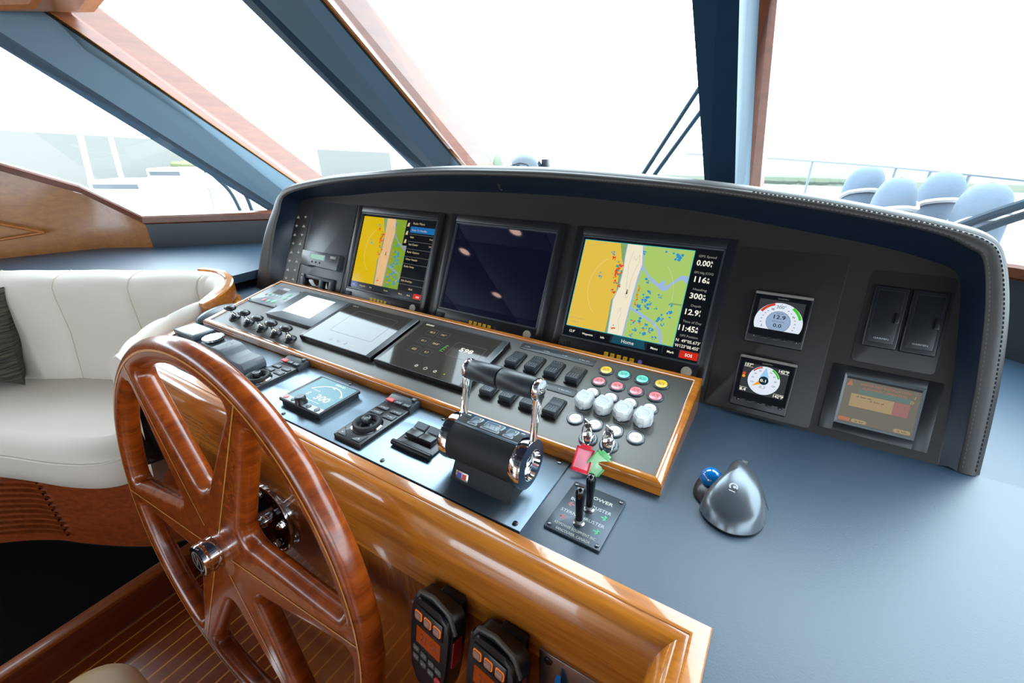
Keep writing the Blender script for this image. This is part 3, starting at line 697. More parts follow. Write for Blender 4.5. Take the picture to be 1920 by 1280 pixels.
            for u, a_ in ((.05, "12.9'"), (.18, 'Waypoints'), (.30, 'Info'), (.52, 'Home'), (.72, 'Menu'), (.83, 'Mark')): d.text(a_, u*WX, .024*WS, .0045, .0010, BUFF, bold=.01)
            d.rect(.89*WX, .005*WS, WX, .070*WS, .0010, SRD); d.text('SOS', .945*WX, .022*WS, .0052, .0011, SWT, bold=.02)
        q.v += d.v; off_ = len(q.v)-len(d.v)
        for f, k in zip(d.f, d.mt): q.f.append(tuple(i+off_ for i in f)); q.mt.append(q.mi(d.mats[k]))
    q.build('display', t_, True, flat=True)
    q = MB(M @ T(.316, .0215, th)); q.lathe([(.0118, -.001), (.0118, .006), (.0112, .0068)], BLK, n=28); q.lathe([(.0108, .0068), (.0108, .0074), (0, .0075)], mat('knob_cap', 'b4ac9c', .5), n=28)
    kb = q.build('power_knob', t_, True)
    q = MB(M @ T(.033, .022, th)); q.box(-.014, .014, -.0075, .0075, -.0005, .0016, BLKM, .0008); q.box(-.006, -.001, -.003, .003, .0015, .0020, GRYD); q.box(.003, .0055, -.003, .003, .0015, .002, GRYD); q.build('card_slot', t_, True)
    YS = mat('yellow_sticker', 'ffca10', .5)
    for i in range(5):
        q = MB(M @ T(.139+i*.0150, .0190-.0003*i, th)); q.prism(rrect(-.0048, -.0055, .0048, .0055, .001), .0001, .0006, YS); faint(q, 0, .001, .006, .0007, INK, 1, .002); q.build('yellow_label', t_, True)
    q = MB(M @ T(.2175, .019, th)); q.disc(0, 0, .005, .0005, NVY if kind == 3 else GRYD, 18); q.text('/', 0, -.002, .004, .0006, SRD if kind == 3 else GRY, bold=.06); q.build('round_label', t_, True)
    return t_
plotter(-1.2076, 1, 'chart plotter left of the dark screen, yellow chart beside a black radar menu')
plotter(-.8256, 2, 'chart plotter with a dark blank screen, middle of the three')
plotter(-.4454, 3, 'chart plotter nearest the two small gauges, bright river chart with speed and depth figures')

# ------------------------------------------------------------------ small instrument displays
def gmi(x, s, kind, label):
    M = FD(x, s, 0); t_ = thing('instrument_display', label, 'instrument display', M, None)
    w, h = .0985, .102
    q = MB(M); q.box(0, w, 0, h, .0005, .016, BLK, .003, 3); q.box(.001, w-.001, h-.0065, h-.001, .010, .0172, mat('taupe_trim', '78736a', .35), .0015); q.build('housing', t_, True)
    q = MB(M); q.rect(.0045, .016, w-.0045, h-.0075, .0163, SBK)
    d = MB(M @ T(0, 0, .0164)); cx, cy = .0495, .0505
    DG = screen('gauge_slate', '35383a'); FW = screen('gauge_face', 'dfe8f4'); BL = screen('gauge_ball', '93aac8'); RD = screen('gauge_red', 'c8402c'); GN = screen('gauge_green', '3fc426'); TX = screen('gauge_ink', '20262c'); OR = screen('gauge_orange', 'f0a030'); LB = screen('gauge_light_blue', '9cc8ec'); TL = screen('gauge_dark', '0c2a38')
    sx0, sy0, sx1, sy1 = .011, .030, .0875, .087
    d.rect(sx0, sy0, sx1, sy1, 0, DG)
    def secpoly(r, m, z, yb, n=40):
        P = []
        for i in range(n+1):
            a = math.radians(-30+240*i/n); px, py = cx+r*1.05*math.cos(a), cy-.006+r*math.sin(a)
            P.append((px, max(py, yb)))
        d.poly(P, z, m)
    if kind == 1:
        secpoly(.0385, FW, .0001, sy0); 
        d.arc(cx, cy-.006, .0365, 108, 150, .0048, .0002, RD, 10); d.arc(cx, cy-.006, .0365, 58, 18, .0048, .0002, GN, 10)
        d.disc(cx, cy-.004, .0205, .0002, TX, 30); d.disc(cx, cy-.004, .0200, .0003, BL, 30); d.rect(cx-.02, sy0-.009, cx+.02, sy0, .0004, SBK)
        d.text('12.9', cx+.001, cy+.0015, .0072, .0005, TX, w=.020, bold=.015); d.text('0.0', cx, cy-.0145, .0068, .0005, TX, w=.014, bold=.015)
        d.text('Depth (ft)', cx, cy+.0110, .0020, .0005, TX); d.text('GPS Speed (kt)', cx, cy-.0045, .0022, .0005, TX)
        d.text("300\u00b0", cx, cy+.0215, .0060, .0005, TX, w=.016); d.poly([(cx-.001, cy+.029), (cx+.001, cy+.029), (cx, cy+.0315)], .0005, BLU)
        for a, tx in ((118, 'W'), (32, 'N'), (200, 'S')): d.text(tx, cx+.0275*math.cos(math.radians(a)), cy-.0075+.0275*math.sin(math.radians(a)), .0038, .0005, TX, bold=.02)
        for a in (134, 146, 158, 170, 184, 62, 48, 18, 4, -8, -20): faint(d, cx+.0285*math.cos(math.radians(a)), cy-.006+.0285*math.sin(math.radians(a)), .004, .0005, TX, 1, .0012)
        d.rect(sx0-.002, sy0-.012, sx1+.002, sy0, .0006, SBK)
    else:
        cy2 = .0585; d.disc(cx, cy2, .0278, .0001, TL, 40); d.disc(cx, cy2, .0272, .0002, FW, 40)
        d.arc(cx, cy2, .0252, 105, 143, .0026, .0003, RD, 8); d.arc(cx, cy2, .0250, 65, 20, .0034, .0003, GN, 8)
        d.poly([(cx-.008, cy2+.005), (cx+.008, cy2+.005), (cx, cy2+.026)], .0003, LB); d.poly([(cx-.018, cy2-.014), (cx-.004, cy2-.008), (cx-.008, cy2-.002)], .0003, OR)
        d.disc(cx, cy2, .0082, .0004, TL, 24); d.text('0.1', cx-.001, cy2-.0025, .005, .0005, SWT, w=.010, bold=.03); d.text('8.3', cx, cy2-.0155, .0052, .0005, SGY, w=.010)
        for a, tx in ((118, '30'), (146, '60'), (172, '90'), (198, '120'), (62, '30'), (34, '60'), (6, '90'), (-20, '120')): d.text(tx, cx+.0195*math.cos(math.radians(a)), cy2-.0015+.0195*math.sin(math.radians(a)), .0030, .0005, TX)
        d.text("157\u00b0", .0125, .081, .0050, .0005, SWT, 'l', w=.014, bold=.03); d.text("142\u00b0P", .0875, .0800, .0050, .0005, SWT, 'r', w=.017, bold=.03)
        d.text('8.4', .0125, .0320, .0050, .0005, SWT, 'l', w=.011, bold=.03); d.text("142\u00b0P", .0875, .0320, .0050, .0005, SWT, 'r', w=.017, bold=.03)
        for a_ in ((.0115, .0795, .027), (.073, .0785, .0875), (.0115, .0385, .025), (.071, .0385, .0875)): d.line([(a_[0], a_[1]), (a_[2], a_[1])], .0006, .0005, SWT)
        d.disc(.0145, .0655, .0028, .0004, RED, 12); d.disc(.0145, .0600, .0028, .0004, OR, 12)
    d.text('GARMIN', cx, .0895, .0022, .0003, GRYL, w=.017)
    q.v += d.v; o2 = len(q.v)-len(d.v)
    for f, k in zip(d.f, d.mt): q.f.append(tuple(i+o2 for i in f)); q.mt.append(q.mi(d.mats[k]))
    q.build('display', t_, True, flat=True)
    for i, x_ in enumerate((.0150, .0325, .0500, .0675, .0868)):
        q = MB(M @ T(x_, .0135, .0160)); w_ = .0042 if i in (0, 4) else .0060
        q.prism(rrect(-w_, -.0026, w_, .0026, .0025), -.0005, .0012, BLK, .0008); q.text('<' if i == 0 else ('o' if i == 4 else '-'), 0, -.0010, .0022, .0013, SYM, bold=.03); q.build('button', t_, True)
gmi(-.039, .1425, 1, 'small square gauge showing 12.9 and 0.0, upper of the pair')
gmi(-.039, .0150, 2, 'small square wind gauge with orange pointer, lower of the pair just above the desk')

# memory card readers
def cardr(x0, s0, label):
    M = FD(x0, s0, .0016); t_ = thing('card_reader', label, 'card reader', M, 'memory card readers')
    q = MB(M); q.box(0, .0485, 0, .1095, 0, .0075, BLK, .0025, 3); q.build('housing', t_, True)
    q = MB(M); q.box(.0065, .0425, .009, .101, .0045, .0085, BLK, .0010); q.line([(.006, .0085), (.006, .1015), (.043, .1015), (.043, .0085), (.006, .0085)], .0005, .0077, GRYD)
    q.text('GARMIN', .0245, .0150, .0030, .0087, PRINT, w=.021); dr = q.build('door', t_, True)
    q = MB(M); q.box(.0365, .0425, .045, .064, .0075, .0135, BLK, .0012); q.build('latch', dr, True)
    return t_
cardr(.1445, .1740, 'black card reader with a small latch, left of the two')
cardr(.1975, .1740, 'black card reader with a small latch, right of the two, nearest the hood')

# touch monitor with faint alarm page
M = FD(.113, .014, 0); t_ = thing('touch_monitor', 'recessed touch monitor showing a faint brown alarm page', 'monitor', M)
q = MB(M); w, h = .154, .1195; ox0, ox1, oy0, oy1 = .0205, .134, .0155, .1055
for a in ((0, ox0, 0, h), (ox1, w, 0, h), (ox0, ox1, 0, oy0), (ox0, ox1, oy1, h)): q.box(a[0], a[1], a[2], a[3], .0004, .0036, BLK, .0006)
q.build('housing', t_, True)
CHF = mat('chamfer_grey', (.10, .115, .12), .3)
q = MB(M)
def quad(a, b_, c, d): q.add([a, b_, c, d], [(0, 1, 2, 3)], CHF)
ii = .004
A = [(ox0, oy0, .0037), (ox1, oy0, .0037), (ox1, oy1, .0037), (ox0, oy1, .0037)]; Bq = [(ox0+ii, oy0+ii, .0010), (ox1-ii, oy0+ii, .0010), (ox1-ii, oy1-ii, .0010), (ox0+ii, oy1-ii, .0010)]
for i in range(4): quad(A[i], A[(i+1) % 4], Bq[(i+1) % 4], Bq[i])
q.build('bezel', t_, True)
q = MB(M @ T(-.113, -.014, .0010))
TB = screen('page_grey', '6e6a60', 1, .2); TP = screen('page_peach', 'a08c6c', 1, .2); TR_ = screen('page_mauve', '946a66', 1, .2); TT = screen('page_teal', '5f7670', 1, .2); TO = screen('page_rust', 'a8705a', 1, .2); TK = screen('page_ink', '5c5648', 1, .2)
q.rect(.1372, .0338, .2430, .1118, 0, TB); q.rect(.158, .088, .232, .0965, .0001, TT); q.rect(.1491, .0638, .2103, .0870, .0001, TP); q.rect(.2103, .0638, .2320, .0870, .0001, TR_)
q.poly([(.1395, .1000), (.1490, .1000), (.1443, .1105)], .0001, TO)
q.text('WATER MIST INSTALLATION', .194, .1035, .0042, .0002, TO, w=.070); q.text('AUTOMATIC OPERATION', .194, .0965, .0042, .0002, TO, w=.062)
q.prism(rrect(.1385, .036, .1560, .0425, .002), .0000, .0002, TO); q.prism(rrect(.1580, .036, .1800, .0425, .003), .0000, .0002, TP); q.prism(rrect(.2180, .036, .2410, .0425, .003), .0000, .0002, TP)
faint(q, .168, .0825, .022, .0002, TK); faint(q, .187, .0785, .02, .0002, TK); faint(q, .169, .039, .012, .0003, TK); faint(q, .2295, .039, .014, .0003, TK)
q.text('?', .2360, .0975, .0050, .0002, TP, bold=.04); q.text('D', .2335, .0895, .0045, .0002, TP, bold=.04)
q.build('display', t_, True, flat=True)

# radio and socket on the left plate
M = FD(-1.4345, .118, .0016); t_ = thing('radio_unit', 'slim grey unit with a small green display, upper of two on the left plate', 'radio', M)
q = MB(M); RC = mat('radio_silver_black', (.05, .055, .06), .3, spec=.7)
q.prism([(0, 0), (.05, 0), (.075, .008), (.105, .0), (.19, 0), (.19, .052), (0, .052)], 0, .018, RC, .003); q.build('housing', t_, True)
q = MB(M); q.rect(.045, .025, .125, .044, .0182, BLKG); q.rect(.052, .027, .120, .042, .0184, screen('lcd_green', '5f9a72')); q.build('display', t_, True, flat=True)
for i in range(3): q = MB(M @ T(.062+i*.02, .016, .018)); q.cyl(.003, -.001, .002, BLK, n=12, b=.0006); q.build('button', t_, True)
q = MB(M @ T(.168, .040, .018)); q.box(-.012, .012, -.005, .005, -.001, .005, GRYL, .0015); q.build('power_button', t_, True)
M = FD(-1.4250, .036, .0016); t_ = thing('socket_unit', 'grey framed socket with a flip cover, lower of two on the left plate', 'socket', M)
q = MB(M)
for a in ((0, .168, .040, .052), (0, .022, 0, .045), (.10, .118, 0, .045), (.150, .168, 0, .045)): q.box(a[0], a[1], a[2], a[3], 0, .012, GRYD, .003)
q.build('housing', t_, True)
q = MB(M); q.box(.020, .102, .0, .040, 0, .004, BLKG, .001); q.box(.116, .152, .0, .040, 0, .004, BLKG, .001); q.build('recess', t_, True)
q = MB(M @ T(.021, .047, .012)); q.box(-.003, .003, -.006, .006, -.001, .004, BLK, .001); q.build('catch', t_, True)

def merge(q, d):
    off_ = len(q.v); q.v += d.v
    for f, k in zip(d.f, d.mt): q.f.append(tuple(i+off_ for i in f)); q.mt.append(q.mi(d.mats[k]))
# ------------------------------------------------------------------ devices set in the raised panel
M = FR(-1.4270, .1370, .001); t_ = thing('alarm_control_panel', 'grey keypad panel with four corner screws in the far left corner of the raised panel', 'keypad', M)
q = MB(M); q.prism(rrect(0, 0, .150, .1015, .003), 0, .004, mat('silver_grey_keypad', (.16, .18, .20), .35), .001); q.rect(.045, .060, .095, .084, .0042, mat('dull_lcd', (.13, .11, .10), .15))
q.prism(rrect(.060, .088, .092, .098, .004), .004, .0044, mat('pale_oval', (.5, .5, .5), .5)); q.build('face_plate', t_, True)
KG = mat('key_green', '7ab89a', .5); KR = mat('key_red', 'c0606c', .5); KW = mat('key_white', 'b8c4cc', .5); KO = mat('key_orange', 'd09070', .5)
for i, (x, y, m_, r) in enumerate([(.030, .048, KO, .005), (.048, .050, KG, .005), (.066, .050, KW, .005), (.084, .050, KW, .005), (.102, .050, KG, .005), (.045, .032, KW, .006), (.062, .020, KR, .009), (.084, .020, KG, .008), (.108, .024, KG, .011), (.125, .070, KG, .009), (.128, .050, KG, .008)]):
    q = MB(M @ T(x, y, .004)); q.cyl(r*.9, 0, .001, m_, n=16, b=.0004); q.build('key', t_, True)
for x, y in ((.006, .006), (.144, .006), (.006, .0955), (.144, .0955)): q = MB(M @ T(x, y, .004)); q.cyl(.0026, 0, .0015, BLK, n=12, b=.0005); q.build('screw', t_, True)
M = FR(-1.268, .0985, .001); t_ = thing('flush_monitor', 'grey bezelled monitor with a blank screen painted white with sky glare on the raised panel', 'monitor', M)
q = MB(M); q.prism(rrect(0, 0, .213, .140, .003), 0, .009, mat('monitor_grey_black', (.06, .07, .08), .35, spec=.7), .0012); q.build('housing', t_, True)
GLARE = mat('sky_glare_screen', (.6, .6, .6), .15, emit='f4f6f8', es=.75)  # glows white in place of the sky reflected in the glass
q = MB(M); q.rect(.040, .029, .168, .124, .0092, GLARE); q.build('display', t_, True, flat=True)
BZ = mat('tablet_bezel', (.045, .05, .055), .28, spec=.7)
def tablet(x0, label, ui):
    M = FR(x0, .0540, .001); t_ = thing('touch_display', label, 'touch display', M)
    w, h = .268, .180; q = MB(M); q.prism(rrect(0, 0, w, h, .003), 0, .012, BLKG, .0015); q.prism(rrect(.0015, .0015, w-.0015, h-.0015, .003), .0115, .0126, BZ, .0004); q.build('housing', t_, True)
    q = MB(M); q.rect(.012, .004, w-.018, h-.006, .0128, TABGL); d = MB(M @ T(-x0, -.0540, .0131))
    UI = SWT if ui else mat('faint_print', 'a29a94', .4); z = 0
    def gear(x, y, r): 
        d.disc(x, y, r*.75, z, UI, 12); d.disc(x, y, r*.5, z+.0001, TABGL, 12)
        for k in range(8): a = k*PI/4; d.line([(x+r*.7*math.cos(a), y+r*.7*math.sin(a)), (x+r*1.15*math.cos(a), y+r*1.15*math.sin(a))], r*.25, z, UI)
    dx = 0 if ui else -.2905
    for x in (-.6531, -.5989): gear(x+dx, .0754, .0042)
    d.arc(-.6264+dx, .0755, .0042, 120, 420, .0011, z, UI, 14); d.line([(-.6264+dx, .0765), (-.6264+dx, .0812)], .0011, z, UI)
    d.disc(-.5728+dx, .0755, .0017, z, screen('led_yellow', 'f0d040') if ui else screen('led_green', 'a8c840'), 10)
    if ui:
        TG = screen('tile_line', '6c6870', 1, .1)
        for x, y, tx in ((-.7061, .1935, '45.3'), (-.6700, .1935, "141\u00b0"), (-.7038, .157, '61.1'), (-.6650, .157, "84.8\u00b0"), (-.7029, .1215, '652'), (-.6650, .1215, '0.7')):
            P = rrect(x-.0145, y-.009, x+.0145, y+.014, .003, 3); d.line(P+[P[0]], .0007, z, TG); d.text(tx, x, y, .0062, z, BUFF, bold=.02)
        d.text('598', -.578, .1580, .0125, z, SWT, w=.036, bold=.03)
        P = rrect(-.618, .134, -.535, .186, .005, 3); d.line(P+[P[0]], .0008, z, TG)
        LG = screen('bar_green', '3ac040'); d.line([(-.6385, .140), (-.6345, .166)], .0022, z, LG)
        for k in range(4): d.line([(-.6345, .141+k*.0078), (-.630, .141+k*.0078)], .0012, z, BUFF)
        d.text('NAVIOP', -.7333, .2185, .0048, z, SWT, 'c', w=.026, bold=.04)
    else:
        faint(d, -1.0100, .2215, .022, z, PRINT, 1, .004)
        P = rrect(-.985, .105, -.830, .205, .004, 3); d.line(P+[P[0]], .0006, z, mat('faint_line', (.10, .09, .085), .3))
    merge(q, d); q.build('display', t_, True, flat=True)
tablet(-1.0480, 'wide touch display with a blank reflective screen, beside the monitor with painted white glare', False)
tablet(-.7700, 'wide touch display reading 598, between the blank one and the rocker switches', True)

# keys with tags
def key(x, s, cols, top, bot, label, tm):
    M = FR(x, s); t_ = thing('ignition_key', label, 'key', M)
    q = MB(M); q.lathe([(.0165, .001), (.0165, .003), (.0148, .005), (.0120, .005), (.0112, .0035)], RIM, n=32); q.build('lock_rim', t_, True)
    q = MB(M); q.lathe([(.0112, .001), (.0108, .009), (.0095, .0115), (.006, .0125), (0, .0125)], CHROME, n=28); q.build('lock_barrel', t_, True)
    K_ = M @ T(0, .002, .0125) @ RZ(-.55)
    q = MB(K_); q.box(-.0012, .0012, -.004, .004, -.002, .012, STEEL, .0004)
    bm_ = []; q.prism(rrect(-.0105, -.0095, .0105, .0095, .003), -.001, .001, STEEL, .0004, M=T(0, 0, .020) @ RX(PI/2)); q.build('key_blade', t_, True)
    c = K_ @ Vector((0, -.004, .024)); tp = Vector(top)
    q = MB()
    mid = (c+tp)/2; ax = (tp-c); L_ = ax.length/2+.002; ax.normalize(); sd_ = ax.cross(Vector((.2, .9, -.3))).normalized()
    q.tube([mid+ax*L_*math.cos(a)+sd_*.0095*math.sin(a) for a in [2*PI*i/24 for i in range(24)]], .0010, CHROME, 8, True); q.build('split_ring', t_, True)
    # tag: local frame from top to bottom point
    dn = Vector(bot)-tp; Ln = dn.length; dn.normalize(); vx = Vector(cols); vx = (vx-dn*vx.dot(dn)).normalized(); nz = vx.cross(-dn).normalized()
    MM = Matrix(((vx.x, -dn.x, nz.x, tp.x), (vx.y, -dn.y, nz.y, tp.y), (vx.z, -dn.z, nz.z, tp.z), (0, 0, 0, 1)))
    q = MB(MM); wv = .0150
    for a in ((-wv, -wv+.0035, -Ln, -.006), (wv-.0035, wv, -Ln, -.006), (-wv, wv, -Ln, -Ln+.0065), (-wv, wv, -.010, -.006)): q.box(a[0], a[1], a[2], a[3], -.002, .002, tm, .0010)
    q.box(-.009, .009, -.008, -.001, -.0015, .0015, tm, .001); q.build('key_tag', t_, True)
    q = MB(MM); q.box(-wv+.003, wv-.003, -Ln+.006, -.0095, -.0012, .0012, mat('tag_window', tm_window(tm), .25, coat=.6), .0003); q.build('tag_window', t_, True)
RT = mat('red_tag', (.75, .03, .05), .25, coat=.6); GT = mat('green_tag', (.16, .62, .20), .25, coat=.6)
def tm_window(m): return (.95, .30, .38) if m is RT else (.50, .88, .48)
key(-.2289, .0430, (.85, .52, .05), (-.2185, .576, .0410), (-.2165, .543, .0070), 'ignition key with a red plastic tag hanging over the wood edge', RT)
key(-.1915, .0442, (.92, .40, .05), (-.1830, .578, .0360), (-.2040, .5535, .0020), 'ignition key with a green plastic tag, right of the red one', GT)

# ------------------------------------------------------------------ devices on the desktop
def remote(cx, cy, label):
    M = T(cx, cy, .003); t_ = thing('remote_keypad', label, 'keypad', M, 'remote keypads')
    q = MB(M); q.prism(rrect(-.036, -.051, .036, .076, .004), 0, .009, BLK, .0015)
    P = [(.076, 0), (.112, 0), (.112, .012), (.100, .0155), (.076, .009)]
    bm = bmesh.new(); V = [bm.verts.new((sx_, a, z)) for sx_ in (-.036, .036) for a, z in P]
    for i in range(5): bm.faces.new((V[i], V[(i+1) % 5], V[5+(i+1) % 5], V[5+i]))
    bm.faces.new(V[:5][::-1]); bm.faces.new(V[5:]); bmesh.ops.recalc_face_normals(bm, faces=bm.faces[:]); bmesh.ops.bevel(bm, geom=bm.edges[:], offset=.0012, segments=2, affect='EDGES', profile=.5)
    q.frombm(bm, GRYD); q.text('GARMIN', .004, .1000, .003, .0158, GRY, w=.022); q.build('housing', t_, True)
    q = MB(M); q.lathe([(.0300, .008), (.0300, .0105), (.0275, .012), (.026, .0105)], CHROME, n=36); q.build('chrome_ring', t_, True)
    q = MB(M); q.lathe([(.0270, .009), (.0270, .0165), (.0255, .0185), (.0215, .0190), (.0190, .0175), (.0160, .0120), (.0150, .010), (0, .010)], BLKM, n=40); q.build('dial', t_, True)
    q = MB(M); q.lathe([(.0125, .010), (.0110, .0125), (.0092, .0140), (.0095, .024), (.0085, .026), (.0060, .0258), (.005, .0250), (0, .0250)], BLK, n=28); q.build('joystick', t_, True)
    for x, y, w_, h_ in ((-.018, .040, .0135, .0060), (.018, .040, .0135, .0075), (-.018, .058, .0135, .0055), (.018, .058, .0135, .0055)):
        q = MB(M @ T(x, y, .009)); q.prism(rrect(-w_, -h_, w_, h_, .002), -.0005, .0022, GRYD, .0008); faint(q, 0, 0, .012, .0023, PRINT, 1, .0024); q.build('button', t_, True)
    for x, y, w_, h_, m_ in ((-.023, .083, .0095, .0055, mat('red_key', (.75, .06, .06), .4)), (.0, .083, .0090, .0048, GRYD), (.022, .083, .0090, .0048, GRYD), (.026, .102, .0048, .0048, GRYD)):
        q = MB(M @ T(x, y, .0105+(y-.076)*.27)); q.prism(rrect(-w_, -h_, w_, h_, .002), -.0005, .0024, m_, .0008); faint(q, 0, 0, w_*1.1, .0025, PRINT, 1, .002); q.build('button', t_, True)
    for sgn in (-1, 1):
        q = MB(M); P = [(-.030, -.046), (-.008, -.046), (-.012, -.040), (-.024, -.032), (-.030, -.026)] if sgn < 0 else [(.008, -.046), (.030, -.046), (.030, -.026), (.024, -.032), (.012, -.040)]
        q.prism(P, .0085, .0108, GRYD, .0008); q.disc(sgn*.022, -.040, .0016, .0110, PRINT, 8); q.build('button', t_, True)
remote(-.6150, .4538, 'long keypad with a dial and red key, right of the autopilot display')
remote(-.9750, .4530, 'long keypad with a dial and red key, between the autopilot display and grey cover')

M = T(-.847, .4215, .003); t_ = thing('autopilot_display', 'square autopilot unit with a pale teal screen reading 300', 'autopilot', M)
q = MB(M); q.prism(rrect(.003, .003, .127, .103, .003), 0, .010, BLK, 0); q.prism(rrect(0, 0, .130, .1065, .003), .0095, .0155, BLK, .002, 3); q.build('housing', t_, True)
q = MB(M @ T(.847, -.4215, .0158)); PT = screen('pilot_teal', '5aa8bc', .8, .25, .15); PW = screen('pilot_white', 'f4ffff', 1.3, .25, .15); PG = screen('pilot_green', 'd4ffd8', 1, .25, .15)
q = MB(T(0, 0, .0188)); q.rect(-.8365, .4400, -.7215, .5240, 0, PT)
q.rect(-.8440, .4250, -.7200, .4395, 0, mat('button_strip', (.30, .33, .36), .3))
q.text('SIMRAD', -.768, .5145, .0050, .0002, PG, w=.030, bold=.05); q.text('300', -.760, .4560, .0165, .0002, PW, w=.041, bold=.012); q.text('S', -.806, .4600, .0100, .0002, PW, bold=.03)
q.arc(-.771, .455, .052, 148, 38, .0022, .0002, PW, 22); q.text('NoDrift', -.798, .4790, .0035, .0002, PW, w=.020); q.poly([(-.775, .5010), (-.767, .5010), (-.771, .5110)], .0003, PG)
for a in (148, 38): q.disc(-.771+.052*math.cos(math.radians(a)), .455+.052*math.sin(math.radians(a)), .003, .0003, PW, 10)
q.line([(-.795, .4480), (-.750, .4480)], .0009, .0002, PW); q.disc(-.790, .4480, .003, .0003, PW, 8); q.text('\u00b0', -.736, .4650, .008, .0002, PG)
q.build('display', t_, True, flat=True)
for x, m_, r in ((-.8345, mat('red_pad', (.75, .22, .22), .4), .0060), (-.8105, GRY, .0055), (-.7600, GRY, .0055), (-.7340, GRY, .0060)):
    q = MB(T(x, .4322, .0185)); q.cyl(r, -.0005, .0016, m_, n=20, b=.0005); q.build('button', t_, True)
q = MB(T(-.7855, .4330, .0185)); q.lathe([(.0125, 0), (.0125, .002), (.0112, .004), (.0108, .014), (.0095, .0155), (.007, .0152), (0, .0150)], BLK, n=32); q.lathe([(.0085, .0156), (.0082, .0160), (0, .0160)], GRYD, n=24); q.build('rotary_knob', t_, True)

# shaft brake switches
M = T(-.539, .4450, .003); t_ = thing('brake_switch_unit', 'small black two-rocker switch unit between the keypad and the throttle', 'switch', M)
q = MB(M); q.prism(rrect(0, 0, .088, .072, .002), 0, .0055, BLK, .001); q.tube([(-.001, .0, .006), (.045, -.001, .0065), (.089, .0, .006)], .0055, BLK, 10)
q.text('SHAFT BRAKE', .050, .0635, .0045, .0058, INK, w=.062); q.box(.008, .072, .020, .062, .005, .008, BLK, .001); q.build('housing', t_, True)
for i in range(2):
    q = MB(M @ T(.010+i*.031, .022, .0075)); P = [(0, 0), (.036, 0), (.036, .0125), (.018, .0065), (.001, .0085)]
    bm = bmesh.new(); V = [bm.verts.new((sx_, a, z)) for sx_ in (0, .0295) for a, z in P]
    for k in range(5): bm.faces.new((V[k], V[(k+1) % 5], V[5+(k+1) % 5], V[5+k]))
    bm.faces.new(V[:5][::-1]); bm.faces.new(V[5:]); bmesh.ops.recalc_face_normals(bm, faces=bm.faces[:]); bmesh.ops.bevel(bm, geom=bm.edges[:], offset=.0010, segments=2, affect='EDGES', profile=.5)
    q.frombm(bm, BLK); q.add([(.002, .0215, .0085), (.0275, .0215, .0085), (.0275, .034, .0126), (.002, .034, .0126)], [(0, 1, 2, 3)], GRY); q.build('rocker', t_, True)

# grey sculpted cover, dial block, small instrument with a glare-white screen, grey handset cover
M = T(-1.167, .4520, .003); t_ = thing('grey_cover', 'smooth grey plastic cover with a raised hump, behind the steering wheel', 'cover', M)
prof_ = [(0, 0), (.134, 0), (.136, .014), (.131, .024), (.122, .0275), (.085, .0275), (.066, .031), (.052, .040), (.040, .044), (.010, .045), (.002, .042), (0, .036)]
bm = bmesh.new(); V = [bm.verts.new((a, y_, z)) for y_ in (0, .057) for a, z in prof_]; n_ = len(prof_)
for k in range(n_): bm.faces.new((V[k], V[(k+1) % n_], V[n_+(k+1) % n_], V[n_+k]))
bm.faces.new(V[:n_][::-1]); bm.faces.new(V[n_:]); bmesh.ops.recalc_face_normals(bm, faces=bm.faces[:]); bmesh.ops.bevel(bm, geom=bm.edges[:], offset=.003, segments=3, affect='EDGES', profile=.5)
q = MB(M); q.frombm(bm, mat('cover_grey', (.10, .115, .125), .42)); q.build('shell', t_, True, ang=50)
q = MB(M @ T(.022, .036, .0458)); q.arc(0, 0, .007, 20, 300, .0016, 0, GRYL, 14); q.build('emblem', t_, True)
M = T(-1.252, .5010, .003); t_ = thing('rotary_dial', 'chrome-rimmed rotary dial on a dark block, behind the steering wheel', 'dial', M)
q = MB(M); q.box(-.028, .072, -.026, .026, 0, .022, mat('dial_block_grey', (.045, .06, .075), .4), .008, 3); q.build('base', t_, True)
q = MB(M); q.lathe([(.022, .020), (.024, .024), (.024, .029)], BLK, n=30)
q.build('dial_skirt', t_, True)
q = MB(M); P = []; 
for i in range(36): a = 2*PI*i/36; r_ = .0255+(.0014 if i % 3 == 0 else -.0006); P.append((r_*math.cos(a), r_*math.sin(a)))
q.prism(P, .027, .033, CHROME, .0015); q.disc(0, 0, .019, .0333, mat('dial_face', (.30, .33, .35), .35), 28); q.build('dial_knob', t_, True)
M = T(-1.460, .4900, .003); t_ = thing('depth_instrument', 'thick square instrument with a screen painted white with sky glare at the left end of the desktop', 'instrument display', M)
q = MB(M); q.box(0, .112, 0, .060, 0, .016, mat('instrument_blue_grey', (.05, .07, .085), .35, spec=.7), .004, 3); q.build('housing', t_, True)
q = MB(M); q.rect(.014, .007, .100, .053, .0163, GLARE); q.build('display', t_, True, flat=True)
q = MB(T(-1.5000, .640, .0)); q.ball((0, 0, .006), 1, mat('handset_cover_grey', (.10, .12, .14), .33), (.036, .080, .024), 24, M=T(0, 0, .0) @ RZ(.22))
recentre(tag(q.build('handset_cover'), 'long domed grey handset cover lying beside the curved wooden edge', 'cover'))

